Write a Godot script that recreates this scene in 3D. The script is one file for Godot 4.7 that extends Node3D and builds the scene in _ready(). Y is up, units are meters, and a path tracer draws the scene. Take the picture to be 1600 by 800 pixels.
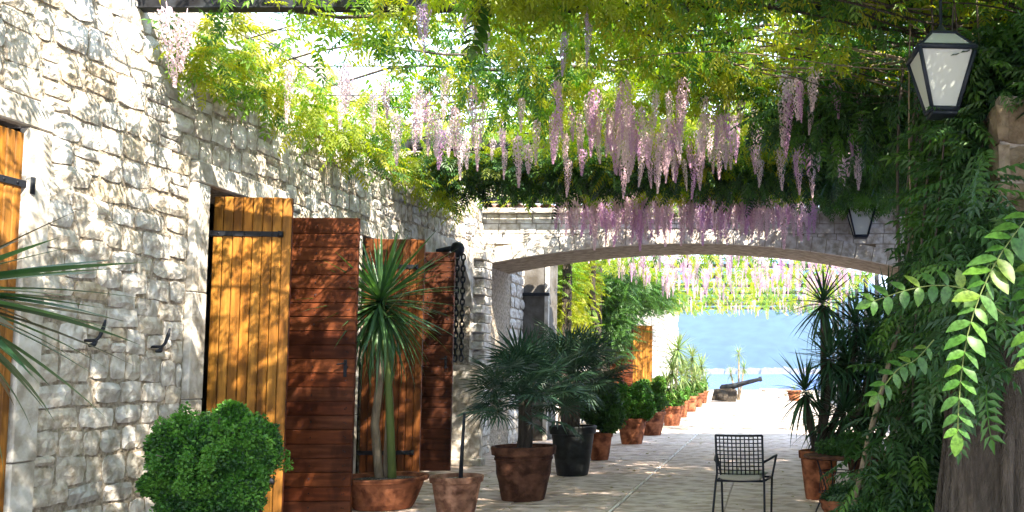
extends Node3D
# Wisteria pergola terrace by a stone house, looking through an arch to the sea.
# x right, y up, z towards the viewer. P(x, y, d) is a point d metres ahead of the viewer.

var rng := RandomNumberGenerator.new()
var names := {}
var M := {}
var tex := {}

# ------------------------------------------------------------------ helpers
func P(x: float, y: float, d: float) -> Vector3:
	return Vector3(x, y, -d)

func R(a: float, b: float) -> float:
	return rng.randf_range(a, b)

func L(r: float, g: float, b: float) -> Color:
	return Color(r, g, b).linear_to_srgb()

func numbered(n: String) -> String:
	var k: int = names.get(n, 0)
	names[n] = k + 1
	return n if k == 0 else "%s_%03d" % [n, k]

func thing(called: String, label: String, category: String, at := Vector3.ZERO, group := "") -> Node3D:
	var o := Node3D.new()
	o.name = numbered(called)
	add_child(o)
	o.position = at
	tag(o, label, category, group)
	return o

func tag(o: Node, label: String, category: String, group := "") -> void:
	o.set_meta("label", label)
	o.set_meta("category", category)
	if group != "":
		o.set_meta("group", group)

func S() -> SurfaceTool:
	var st := SurfaceTool.new()
	st.begin(Mesh.PRIMITIVE_TRIANGLES)
	st.set_smooth_group(-1)
	return st

func done(st: SurfaceTool) -> ArrayMesh:
	st.generate_normals()
	return st.commit()

func inst(called: String, mesh: Mesh, m: Material, parent: Node, t := Transform3D.IDENTITY) -> MeshInstance3D:
	var o := MeshInstance3D.new()
	o.name = called if parent != self else numbered(called)
	o.mesh = mesh
	o.material_override = m
	o.transform = t
	parent.add_child(o, true)
	return o

func obj(called: String, st: SurfaceTool, m: Material, parent: Node) -> MeshInstance3D:
	return inst(called, done(st), m, parent)

func stuff(o: Node) -> Node:
	o.set_meta("kind", "stuff")
	return o

func structure(o: Node, label: String) -> Node:
	o.set_meta("kind", "structure")
	o.set_meta("label", label)
	return o

# a, b, c, d run counter-clockwise when seen from outside
func tri(st: SurfaceTool, a: Vector3, b: Vector3, c: Vector3) -> void:
	st.add_vertex(a)
	st.add_vertex(c)
	st.add_vertex(b)

func quad(st: SurfaceTool, a: Vector3, b: Vector3, c: Vector3, d: Vector3) -> void:
	tri(st, a, b, c)
	tri(st, a, c, d)

func box(st: SurfaceTool, lo: Vector3, hi: Vector3, t := Transform3D.IDENTITY) -> void:
	var v := []
	for k in 8:
		v.append(t * Vector3(hi.x if k & 1 else lo.x, hi.y if k & 2 else lo.y, hi.z if k & 4 else lo.z))
	quad(st, v[4], v[5], v[7], v[6])
	quad(st, v[1], v[0], v[2], v[3])
	quad(st, v[5], v[1], v[3], v[7])
	quad(st, v[0], v[4], v[6], v[2])
	quad(st, v[6], v[7], v[3], v[2])
	quad(st, v[0], v[1], v[5], v[4])

# box with chamfered edges
func bevel_box(st: SurfaceTool, lo: Vector3, hi: Vector3, b: float, t := Transform3D.IDENTITY) -> void:
	var c := (lo + hi) / 2
	var h := (hi - lo) / 2
	var q := func(k: int, axis: int) -> Vector3:
		var s := Vector3(1 if k & 1 else -1, 1 if k & 2 else -1, 1 if k & 4 else -1)
		var e := h - Vector3(b, b, b)
		e[axis] = h[axis]
		return t * (c + s * e)
	var f := [[4, 5, 7, 6, 2], [1, 0, 2, 3, 2], [5, 1, 3, 7, 0], [0, 4, 6, 2, 0], [6, 7, 3, 2, 1], [0, 1, 5, 4, 1]]
	for s in f:
		quad(st, q.call(s[0], s[4]), q.call(s[1], s[4]), q.call(s[2], s[4]), q.call(s[3], s[4]))
	for axis in 3:
		var a1 := (axis + 1) % 3
		var a2 := (axis + 2) % 3
		for s1 in 2:
			for s2 in 2:
				var k0 := (s1 << a1) | (s2 << a2)
				var k1 := k0 | (1 << axis)
				if s1 == s2:
					quad(st, q.call(k0, a1), q.call(k0, a2), q.call(k1, a2), q.call(k1, a1)) if s1 == 0 else quad(st, q.call(k0, a1), q.call(k0, a2), q.call(k1, a2), q.call(k1, a1))
				else:
					quad(st, q.call(k0, a2), q.call(k0, a1), q.call(k1, a1), q.call(k1, a2))
	for k in 8:
		var odd := ((k & 1) + ((k >> 1) & 1) + ((k >> 2) & 1)) % 2
		if odd:
			tri(st, q.call(k, 0), q.call(k, 1), q.call(k, 2))
		else:
			tri(st, q.call(k, 0), q.call(k, 2), q.call(k, 1))

func tube(st: SurfaceTool, pts: Array, radii: Array, sides := 6, flute := 0.0, lobes := 5, twist := 0.0) -> void:
	st.set_smooth_group(1)
	var rings := []
	var up := Vector3(0.31, 0.2, 0.93)
	for i in pts.size():
		var d: Vector3 = (pts[min(i + 1, pts.size() - 1)] - pts[max(i - 1, 0)]).normalized()
		var u := up.cross(d).normalized()
		if up.cross(d).length() < 0.1:
			u = Vector3.UP.cross(d).normalized()
		up = d.cross(u).normalized()
		var ring := []
		for k in sides:
			var a := TAU * k / sides
			var r: float = radii[min(i, radii.size() - 1)]
			if flute > 0.0:
				r *= 1.0 + flute * sin(a * lobes + twist * i) + flute * 0.5 * sin(a * (lobes * 2 + 1) - twist * 1.7 * i)
			ring.append(pts[i] + (u * cos(a) + up * sin(a)) * r)
		rings.append(ring)
	for i in pts.size() - 1:
		for k in sides:
			var n := (k + 1) % sides
			quad(st, rings[i][k], rings[i][n], rings[i + 1][n], rings[i + 1][k])
	for k in range(1, sides - 1):
		tri(st, rings[0][0], rings[0][k + 1], rings[0][k])
		var e: Array = rings[-1]
		tri(st, e[0], e[k], e[k + 1])
	st.set_smooth_group(-1)

func bar(st: SurfaceTool, a: Vector3, b: Vector3, r: float, sides := 5) -> void:
	tube(st, [a, b], [r, r], sides)

func lathe(st: SurfaceTool, prof: Array, segs := 32, wobble := 0.0, at := Vector3.ZERO) -> void:
	st.set_smooth_group(2)
	for i in prof.size() - 1:
		var p: Vector2 = prof[i]
		var q: Vector2 = prof[i + 1]
		for k in segs:
			var a := TAU * k / segs
			var b := TAU * ((k + 1) % segs) / segs
			var f := func(u: Vector2, t: float) -> Vector3:
				var r := u.x * (1.0 + wobble * sin(t * 3.0 + u.y * 9.0) )
				return at + Vector3(cos(t) * r, u.y, sin(t) * r)
			st.set_smooth_group(2 + i)
			quad(st, f.call(p, b), f.call(p, a), f.call(q, a), f.call(q, b))
	st.set_smooth_group(-1)

# polygon (in x, y) given depth along z: front at z1
func prism(st: SurfaceTool, poly: PackedVector2Array, z0: float, z1: float, t := Transform3D.IDENTITY) -> void:
	if Geometry2D.is_polygon_clockwise(poly):
		poly.reverse()
	var ix := Geometry2D.triangulate_polygon(poly)
	for i in range(0, ix.size(), 3):
		var p := [poly[ix[i]], poly[ix[i + 1]], poly[ix[i + 2]]]
		if (p[1] - p[0]).cross(p[2] - p[0]) < 0:
			p = [p[0], p[2], p[1]]
		tri(st, t * Vector3(p[0].x, p[0].y, z1), t * Vector3(p[1].x, p[1].y, z1), t * Vector3(p[2].x, p[2].y, z1))
		tri(st, t * Vector3(p[0].x, p[0].y, z0), t * Vector3(p[2].x, p[2].y, z0), t * Vector3(p[1].x, p[1].y, z0))
	for i in poly.size():
		var a := poly[i]
		var b := poly[(i + 1) % poly.size()]
		quad(st, t * Vector3(a.x, a.y, z0), t * Vector3(b.x, b.y, z0), t * Vector3(b.x, b.y, z1), t * Vector3(a.x, a.y, z1))

func noise_tex(key: String, freq: float, lo: float, hi: float, seed_ := 1, octaves := 4, kind := FastNoiseLite.TYPE_SIMPLEX_SMOOTH, size := 512) -> NoiseTexture2D:
	if tex.has(key):
		return tex[key]
	var n := FastNoiseLite.new()
	n.seed = seed_
	n.noise_type = kind
	n.frequency = freq
	n.fractal_octaves = octaves
	n.fractal_gain = 0.55
	var t := NoiseTexture2D.new()
	t.width = size
	t.height = size
	t.seamless = true
	t.noise = n
	var g := Gradient.new()
	g.set_color(0, Color(lo, lo, lo))
	g.set_color(1, Color(hi, hi, hi))
	g.set_offset(0, 0.15)
	g.set_offset(1, 0.85)
	t.color_ramp = g
	tex[key] = t
	return t

# tinted noise: two colours (factors)
func tint_tex(key: String, freq: float, a: Color, b: Color, c: Color, seed_ := 1, octaves := 5) -> NoiseTexture2D:
	if tex.has(key):
		return tex[key]
	var t := noise_tex(key, freq, 0, 1, seed_, octaves)
	var g := Gradient.new()
	g.set_color(0, a)
	g.set_color(1, c)
	g.set_offset(0, 0.2)
	g.set_offset(1, 0.8)
	g.add_point(0.5, b)
	t.color_ramp = g
	return t

func mat(albedo: Color, rough := 0.85, t: Texture2D = null, scale := Vector3.ONE, world := true, bump: Texture2D = null, cm := 1.0) -> StandardMaterial3D:
	var m := StandardMaterial3D.new()
	m.albedo_color = albedo
	m.roughness = rough
	m.metallic_specular = 0.3
	if t:
		m.albedo_texture = t
	if bump:
		m.heightmap_enabled = true
		m.heightmap_texture = bump
		m.heightmap_scale = cm
	if t or bump:
		m.uv1_triplanar = true
		m.uv1_world_triplanar = world
		m.uv1_scale = scale
	return m

func weather(m: StandardMaterial3D, scale: Vector3) -> StandardMaterial3D:
	m.detail_enabled = true
	m.detail_blend_mode = BaseMaterial3D.BLEND_MODE_MUL
	m.detail_uv_layer = BaseMaterial3D.DETAIL_UV_2
	m.uv2_triplanar = true
	m.uv2_world_triplanar = true
	m.uv2_scale = scale
	m.detail_albedo = tint_tex("weather", 0.006, Color(0.7, 0.67, 0.65), Color(0.95, 0.94, 0.93), Color(1, 1, 1), 61, 6)
	return m

func leaf_mat(albedo: Color, back: Color, rough := 0.5) -> StandardMaterial3D:
	var m := StandardMaterial3D.new()
	m.albedo_color = albedo
	m.roughness = rough
	m.metallic_specular = 0.4
	m.backlight_enabled = true
	m.backlight = back
	return m

# ------------------------------------------------------------------ ready
func _ready() -> void:
	rng.seed = 20417
	setup()
	materials()
	ground_and_sea()
	house()
	arch()
	pergolas()
	vines()
	right_side()
	left_pots()
	furniture()
	far_things()

func setup() -> void:
	var cam := Camera3D.new()
	cam.projection = Camera3D.PROJECTION_FRUSTUM
	cam.near = 0.1
	cam.far = 9000.0
	cam.size = 0.1 * 800.0 / 1500.0
	cam.frustum_offset = Vector2(-405.0, 72.0) / 1500.0 * 0.1
	cam.position = Vector3(0, 1.5, 0)
	cam.rotation = Vector3(atan(0.07), 0, 0)
	add_child(cam)
	cam.current = true
	var sky := ProceduralSkyMaterial.new()
	sky.sky_top_color = L(0.45, 0.62, 0.9)
	sky.sky_horizon_color = L(0.95, 0.97, 0.98)
	sky.sky_curve = 0.25
	sky.sky_energy_multiplier = 0.95
	sky.ground_bottom_color = L(0.25, 0.28, 0.3)
	sky.ground_horizon_color = L(0.75, 0.85, 0.95)
	sky.sun_angle_max = 25.0
	var s := Sky.new()
	s.sky_material = sky
	var e := Environment.new()
	e.background_mode = Environment.BG_SKY
	e.sky = s
	e.tonemap_mode = Environment.TONE_MAPPER_LINEAR
	e.tonemap_exposure = 5.8
	e.sdfgi_enabled = true
	e.ssao_enabled = true
	e.ssil_enabled = true
	e.fog_enabled = true
	e.fog_density = 0.00013
	e.fog_light_color = L(0.34, 0.52, 0.95)
	var w := WorldEnvironment.new()
	w.environment = e
	add_child(w)
	var sun := DirectionalLight3D.new()
	sun.name = "sun"
	sun.light_energy = 1.6
	sun.light_color = Color(1.0, 0.955, 0.88)
	sun.light_angular_distance = 0.5
	sun.shadow_enabled = true
	add_child(sun)
	sun.look_at_from_position(Vector3.ZERO, Vector3(-0.72, -1.0, -0.78), Vector3.UP)

func materials() -> void:
	var rough := noise_tex("rough", 0.012, 0, 1, 3, 6)
	var fine := noise_tex("fine", 0.03, 0, 1, 8, 5)
	var pit := noise_tex("pit", 0.02, 0, 1, 5, 4, FastNoiseLite.TYPE_CELLULAR)
	var blotch := tint_tex("blotch", 0.008, Color(0.76, 0.73, 0.69), Color(0.9, 0.885, 0.86), Color(1, 1, 1), 11, 6)
	var blotch2 := tint_tex("blotch2", 0.012, Color(0.76, 0.72, 0.66), Color(0.9, 0.875, 0.84), Color(1, 0.98, 0.95), 23, 6)
	var grain := tint_tex("grain", 0.006, Color(0.74, 0.73, 0.72), Color(0.88, 0.87, 0.86), Color(1, 1, 1), 31, 5)
	var clay := tint_tex("clay", 0.006, Color(0.52, 0.47, 0.46), Color(0.84, 0.82, 0.81), Color(1, 1, 1), 41, 6)
	# walls
	M.stone = []
	for c in [[0.60, 0.585, 0.57], [0.58, 0.565, 0.545], [0.63, 0.615, 0.6], [0.57, 0.55, 0.52], [0.53, 0.52, 0.51], [0.55, 0.50, 0.43]]:
		var m := mat(L(c[0], c[1], c[2]), 0.92, blotch if M.stone.size() % 2 == 0 else blotch2, Vector3(1.3, 1.3, 1.3), true, rough, 1.3)
		M.stone.append(m)
	M.tan = []
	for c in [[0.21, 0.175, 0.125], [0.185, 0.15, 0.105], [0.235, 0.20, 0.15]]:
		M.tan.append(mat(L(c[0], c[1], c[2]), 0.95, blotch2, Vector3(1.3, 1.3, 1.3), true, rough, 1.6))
	M.mortar = mat(L(0.39, 0.36, 0.32), 0.95, blotch2, Vector3(2, 2, 2), true, rough, 1.5)
	M.dressed = mat(L(0.55, 0.53, 0.5), 0.85, blotch, Vector3(0.9, 0.9, 0.9), true, fine, 0.3)
	M.plaster = mat(L(0.13, 0.125, 0.12), 0.95, blotch, Vector3(0.5, 0.5, 0.5), true, fine, 0.3)  # grey plaster, darkened further to stand in for deep shade by the arch
	M.arch_stone = []
	for c in [[0.56, 0.54, 0.51], [0.52, 0.495, 0.46], [0.59, 0.575, 0.55]]:
		M.arch_stone.append(mat(L(c[0], c[1], c[2]), 0.9, blotch, Vector3(1.1, 1.1, 1.1), true, rough, 0.8))
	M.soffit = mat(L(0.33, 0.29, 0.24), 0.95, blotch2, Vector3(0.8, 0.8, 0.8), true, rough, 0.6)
	# paving
	M.slab = []
	for c in [[0.655, 0.53, 0.475], [0.63, 0.505, 0.45], [0.67, 0.55, 0.49], [0.635, 0.51, 0.44]]:
		M.slab.append(mat(L(c[0], c[1], c[2]), 0.8, blotch, Vector3(0.7, 0.9, 1.0), true, rough, 0.5))
	M.joint = mat(L(0.50, 0.41, 0.36), 0.95, blotch2, Vector3(2, 2, 2), true, fine, 0.4)
	M.strip = mat(L(0.78, 0.71, 0.66), 0.85, blotch, Vector3(1, 1, 1), true, fine, 0.3)
	M.far_floor = mat(L(0.43, 0.375, 0.335), 0.85, blotch, Vector3(0.4, 0.4, 0.7), true, rough, 0.6)
	# woods
	M.yellow = []
	for c in [[0.40, 0.175, 0.028], [0.35, 0.15, 0.026], [0.43, 0.20, 0.036], [0.37, 0.165, 0.034], [0.385, 0.16, 0.024]]:
		M.yellow.append(mat(L(c[0], c[1], c[2]), 0.5, grain, Vector3(4, 0.5, 4), false, fine, 0.06))
	M.red = []
	for c in [[0.155, 0.045, 0.017], [0.13, 0.036, 0.016], [0.18, 0.055, 0.021], [0.145, 0.047, 0.022], [0.16, 0.043, 0.016]]:
		M.red.append(mat(L(c[0], c[1], c[2]), 0.5, grain, Vector3(0.5, 4, 4), false, fine, 0.06))
	M.dark_red = []  # the red boards again, darkened so the colour carries the leaf's shade
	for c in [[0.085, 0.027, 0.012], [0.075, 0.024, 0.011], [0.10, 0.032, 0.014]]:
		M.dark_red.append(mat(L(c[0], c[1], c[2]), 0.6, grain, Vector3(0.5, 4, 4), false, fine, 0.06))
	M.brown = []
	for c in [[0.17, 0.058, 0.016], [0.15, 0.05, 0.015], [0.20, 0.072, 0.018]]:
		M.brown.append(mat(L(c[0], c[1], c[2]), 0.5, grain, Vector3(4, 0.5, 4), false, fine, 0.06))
	M.iron = mat(L(0.018, 0.02, 0.026), 0.5, null, Vector3.ONE, true, null)
	M.iron.metallic = 0.3
	M.beam = mat(L(0.03, 0.034, 0.04), 0.6, clay, Vector3(1, 1, 1))
	M.wire = mat(L(0.05, 0.055, 0.06), 0.5)
	M.lamp_iron = mat(L(0.016, 0.022, 0.032), 0.45)
	M.milk = mat(L(0.5, 0.53, 0.5), 0.45)
	M.milk.transparency = BaseMaterial3D.TRANSPARENCY_ALPHA
	M.milk.albedo_color.a = 0.88
	M.bulb = mat(L(0.7, 0.7, 0.66), 0.3)
	# clay
	M.terracotta = mat(L(0.46, 0.175, 0.085), 0.85, clay, Vector3(1.6, 1.6, 1.6), false, fine, 0.15)
	M.old_clay = mat(L(0.15, 0.07, 0.043), 0.88, clay, Vector3(1.6, 1.6, 1.6), false, fine, 0.2)
	M.pale_clay = mat(L(0.40, 0.22, 0.15), 0.9, clay, Vector3(2, 2, 2), false, fine, 0.2)
	M.dark_pot = mat(L(0.022, 0.026, 0.026), 0.5, clay, Vector3(2, 2, 2), false)
	M.green_pot = mat(L(0.02, 0.05, 0.045), 0.35, clay, Vector3(2, 2, 2), false)
	M.soil = mat(L(0.05, 0.038, 0.03), 0.95, blotch2, Vector3(5, 5, 5), true, rough, 1.5)
	M.gravel = mat(L(0.42, 0.38, 0.33), 0.95, pit, Vector3(5, 5, 5), true, pit, 1.5)
	# plants
	M.bark = mat(L(0.12, 0.10, 0.08), 0.95, grain, Vector3(8, 0.9, 8), true, noise_tex("barkh", 0.02, 0, 1, 77, 5), 5.0)
	M.pale_bark = mat(L(0.30, 0.24, 0.17), 0.9, grain, Vector3(5, 1, 5), true, fine, 0.4)
	M.stem = mat(L(0.12, 0.10, 0.085), 0.9, grain, Vector3(4, 4, 4))
	M.stem_green = mat(L(0.09, 0.12, 0.035), 0.7)
	M.wist = [
		leaf_mat(L(0.11, 0.14, 0.015), Color(0.74, 0.80, 0.07)),
		leaf_mat(L(0.075, 0.14, 0.02), Color(0.58, 0.74, 0.12)),
		leaf_mat(L(0.14, 0.15, 0.02), Color(0.80, 0.80, 0.08)),
		leaf_mat(L(0.035, 0.085, 0.014), Color(0.26, 0.46, 0.06))]
	M.ivy = [leaf_mat(L(0.022, 0.062, 0.014), Color(0.14, 0.27, 0.05)), leaf_mat(L(0.038, 0.092, 0.018), Color(0.2, 0.36, 0.06)), leaf_mat(L(0.014, 0.042, 0.012), Color(0.1, 0.2, 0.05))]
	M.ivy_light = leaf_mat(L(0.06, 0.13, 0.02), Color(0.28, 0.48, 0.07))
	M.fresh = []
	for c in [[0.052, 0.135, 0.018, 0.2, 0.36, 0.05], [0.07, 0.155, 0.02, 0.24, 0.4, 0.05], [0.035, 0.10, 0.014, 0.14, 0.28, 0.04], [0.09, 0.15, 0.02, 0.28, 0.38, 0.05], [0.045, 0.11, 0.022, 0.16, 0.3, 0.05]]:
		var m := leaf_mat(L(c[0], c[1], c[2]), L(c[3], c[4], c[5]), 0.45)
		m.albedo_texture = tint_tex("leafspot", 0.012, Color(0.62, 0.66, 0.5), Color(0.92, 0.92, 0.9), Color(1, 1, 1), 51, 5)
		m.uv1_triplanar = true
		m.uv1_scale = Vector3(0.8, 0.8, 0.8)
		M.fresh.append(m)
	M.blade = [leaf_mat(L(0.035, 0.085, 0.03), Color(0.2, 0.36, 0.1), 0.35), leaf_mat(L(0.05, 0.105, 0.04), Color(0.26, 0.4, 0.13), 0.35), leaf_mat(L(0.07, 0.12, 0.05), Color(0.3, 0.42, 0.16), 0.4)]
	M.dark_blade = [leaf_mat(L(0.018, 0.055, 0.022), Color(0.1, 0.2, 0.05), 0.4), leaf_mat(L(0.026, 0.07, 0.028), Color(0.14, 0.25, 0.07), 0.4), leaf_mat(L(0.03, 0.075, 0.03), Color(0.14, 0.25, 0.07), 0.4), leaf_mat(L(0.06, 0.05, 0.025), Color(0.14, 0.13, 0.05), 0.6)]
	M.palm = [leaf_mat(L(0.016, 0.042, 0.024), Color(0.08, 0.15, 0.06), 0.4), leaf_mat(L(0.028, 0.06, 0.032), Color(0.12, 0.2, 0.08), 0.4), leaf_mat(L(0.02, 0.05, 0.03), Color(0.1, 0.18, 0.07), 0.4)]
	M.box_leaf = [leaf_mat(L(0.036, 0.12, 0.014), Color(0.2, 0.42, 0.05)), leaf_mat(L(0.016, 0.058, 0.011), Color(0.1, 0.22, 0.04)), leaf_mat(L(0.07, 0.18, 0.024), Color(0.3, 0.52, 0.07))]
	M.dry = leaf_mat(L(0.25, 0.22, 0.09), Color(0.4, 0.36, 0.14), 0.6)
	M.sun_blade = [leaf_mat(L(0.12, 0.18, 0.06), Color(0.4, 0.5, 0.2), 0.5), leaf_mat(L(0.16, 0.2, 0.07), Color(0.44, 0.5, 0.22), 0.5)]
	M.petal = []
	for c in [[[0.47, 0.33, 0.38], [0.58, 0.41, 0.48]], [[0.57, 0.44, 0.47], [0.62, 0.49, 0.53]], [[0.42, 0.24, 0.38], [0.54, 0.33, 0.5]], [[0.36, 0.26, 0.42], [0.46, 0.34, 0.54]]]:
		var m := leaf_mat(L(c[0][0], c[0][1], c[0][2]), L(c[1][0], c[1][1], c[1][2]), 0.7)
		M.petal.append(m)
	for m in M.yellow + M.red + M.brown + M.dark_red:
		weather(m, Vector3(0.9, 0.5, 0.9))
	for m in [M.terracotta, M.old_clay, M.pale_clay]:
		weather(m, Vector3(1.3, 1.3, 1.3))
	# far
	M.sea = mat(L(0.03, 0.075, 0.2), 0.3, null, Vector3(0.05, 0.05, 0.05), true, noise_tex("waves", 0.02, 0, 1, 9, 4), 40.0)
	M.sea.metallic_specular = 0.2
	M.hill = mat(L(0.028, 0.055, 0.05), 1.0, blotch, Vector3(0.004, 0.004, 0.004))
	M.shore = mat(L(0.22, 0.21, 0.19), 1.0, blotch, Vector3(0.02, 0.02, 0.02))
	M.white_wall = mat(L(0.62, 0.6, 0.56), 0.9, blotch, Vector3(0.8, 0.8, 0.8), true, rough, 0.6)
	M.cushion = mat(L(0.42, 0.40, 0.32), 0.95, fine, Vector3(6, 6, 6), false, fine, 0.2)
	M.cushion.albedo_texture = noise_tex("weave", 0.06, 0.75, 1.0, 6, 3)

# ------------------------------------------------------------------ ground, sea, hills
func ground_and_sea() -> void:
	var st := S()
	box(st, P(-6.5, -0.6, 60), P(6.5, -0.012, -6))
	var base := obj("terrace_floor", st, M.joint, self)
	structure(base, "pale stone paved terrace running through the arch towards the sea")
	# slabs, in strips along the terrace
	var strips := [[-5.3, -4.1], [-4.1, -2.9], [-2.9, -1.735], [-1.685, -0.5], [-0.5, 0.75], [0.75, 1.9], [1.9, 3.0]]
	for s in strips:
		var d := 7.6 + R(0, 0.5)
		while d < 23.5:
			var n := d + R(0.7, 1.35)
			st = S()
			var y := R(-0.004, 0.003)
			var g := 0.006
			bevel_box(st, P(s[0] + g, -0.06, n - g), P(s[1] - g, y, d + g), 0.006, Transform3D(Basis(Vector3.FORWARD, R(-0.002, 0.002)), Vector3.ZERO))
			obj("paving_slab", st, M.slab[rng.randi() % 4], base)
			d = n
	st = S()
	bevel_box(st, P(-1.729, -0.06, 24.6), P(-1.691, 0.003, 7.6), 0.004)
	obj("marble_strip", st, M.strip, base)
	# fallen petals and dry leaves
	for kind in 2:
		st = S()
		tri(st, Vector3(-0.011, 0.0, 0), Vector3(0.002, 0.004, 0.009), Vector3(0.012, 0.001, -0.002))
		tri(st, Vector3(-0.011, 0.0, 0), Vector3(0.012, 0.001, -0.002), Vector3(0.0, 0.005, -0.009))
		var spots := []
		for i in 900 if kind == 0 else 260:
			spots.append(Transform3D(Basis(Vector3.UP, R(0, TAU)).scaled(Vector3.ONE * R(0.8, 1.8 if kind == 0 else 3.0)), P(R(-4.9, 2.2), 0.005, R(9.0, 22.0))))
		multi("fallen_petals" if kind == 0 else "dry_leaves", done(st), M.petal[1] if kind == 0 else M.dry, base, spots)
	# farther paving, too foreshortened to tell slabs apart, and the near floor below the frame
	st = S()
	box(st, P(-5.3, -0.06, 59.5), P(5.5, 0.0, 24.62))
	box(st, P(-5.3, -0.06, 7.55), P(5.5, 0.0, -5))
	box(st, P(3.02, -0.06, 24.6), P(5.5, 0.0, 7.57))
	obj("far_paving", st, M.far_floor, base)

	st = S()
	quad(st, Vector3(-7000, -10, 200), Vector3(7000, -10, 200), Vector3(7000, -10, -8000), Vector3(-7000, -10, -8000))
	structure(obj("sea", st, M.sea, self), "calm pale blue bay beyond the end of the terrace")
	# land across the bay
	var n := FastNoiseLite.new()
	n.seed = 4
	n.frequency = 0.0011
	n.fractal_octaves = 5
	st = S()
	st.set_smooth_group(1)
	var rows := []
	for j in 14:
		var row := []
		var f := j / 13.0
		for i in 61:
			var x := -3600.0 + i * 100.0
			var d := 2300.0 + f * 1500.0 + 160.0 * n.get_noise_2d(x * 1.3, 50.0)
			var h := -12.0 + pow(f, 0.75) * (430.0 + 260.0 * n.get_noise_2d(x, f * 900.0)) 
			row.append(P(x, h, d))
		rows.append(row)
	for j in 13:
		for i in 60:
			quad(st, rows[j][i], rows[j][i + 1], rows[j + 1][i + 1], rows[j + 1][i])
	structure(obj("hills", st, M.hill, self), "hazy blue mountain side across the bay")
	st = S()
	for i in 46:
		var x := -900.0 + i * 26.0 + R(-8, 8)
		var h := R(2, 9) * (1.0 if i < 26 else 0.5)
		var d := 2290.0 + 160.0 * n.get_noise_2d(x * 1.3, 50.0)
		var w := R(14, 26)
		prism(st, PackedVector2Array([Vector2(x - w, -11), Vector2(x + w, -11), Vector2(x + w * R(0.6, 0.9), h), Vector2(x - w * R(0.2, 0.5), h + R(1, 5)), Vector2(x - w * 0.9, h * 0.7)]), -d - 30, -d)
	structure(obj("shoreline", st, M.shore, self), "pale rocky shoreline at the foot of the hills")

# ------------------------------------------------------------------ house wall on the left
# a rough stone: an uneven rounded block whose face looks along +z of t, centred, w by h, proud by p
func rubble(st: SurfaceTool, t: Transform3D, w: float, h: float, p: float) -> void:
	var nx := 5
	var ny := 4
	var g := []
	var ph := R(0, 9)
	var sl := Vector2(R(-0.1, 0.1), R(-0.1, 0.1))
	var cut := R(0.9, 0.99)
	for j in ny:
		var row := []
		for i in nx:
			var u := 2.0 * i / (nx - 1) - 1.0
			var v := 2.0 * j / (ny - 1) - 1.0
			var edge: float = max(abs(u), abs(v))
			var sq: float = 1.0 - (1.0 - cut) * pow(abs(u * v), 1.5) * 2.0
			var x := u * w / 2 * sq + R(-0.07, 0.07) * w * 0.4
			var y := v * h / 2 * sq + R(-0.07, 0.07) * h * 0.5
			var z := p * (0.85 + 0.28 * sin(u * 2.3 + ph) * cos(v * 1.9 + ph * 2.0)) + R(-0.008, 0.008) + (u * sl.x + v * sl.y) * w * 0.3
			if edge > 0.99:
				z = z * 0.5
			row.append(t * Vector3(x, y, max(z, 0.004)))
		g.append(row)
	for j in ny - 1:
		for i in nx - 1:
			if (i + j) % 2 == 0:
				quad(st, g[j][i], g[j][i + 1], g[j + 1][i + 1], g[j + 1][i])
			else:
				quad(st, g[j][i + 1], g[j + 1][i + 1], g[j + 1][i], g[j][i])
	var rim := []
	for i in nx:
		rim.append(g[0][i])
	for j in range(1, ny):
		rim.append(g[j][nx - 1])
	for i in range(nx - 2, -1, -1):
		rim.append(g[ny - 1][i])
	for j in range(ny - 2, 0, -1):
		rim.append(g[j][0])
	var back := t.basis.z * -0.05
	for k in rim.size():
		var a: Vector3 = rim[k]
		var b: Vector3 = rim[(k + 1) % rim.size()]
		quad(st, a + back - t.basis.z * (a - t.origin).dot(t.basis.z), b + back - t.basis.z * (b - t.origin).dot(t.basis.z), b, a)

const WX := -5.27          # face of the mortar of the house wall
const TOP := 5.1
const DOORS := [[5.3, 6.64], [8.83, 10.06], [12.15, 13.5], [14.4, 16.75], [29.7, 31.1], [36.0, 37.3]]
const DOOR_H := 3.2
const JAMB := 0.24

func jamb(k: Array) -> float:
	return 0.0 if k[0] == 14.4 else JAMB

func blocked(d0: float, d1: float, y0: float, y1: float) -> bool:
	for k in DOORS:
		if d1 > k[0] - JAMB and d0 < k[1] + JAMB and y0 < DOOR_H + 0.22:
			return true
	return false

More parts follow.
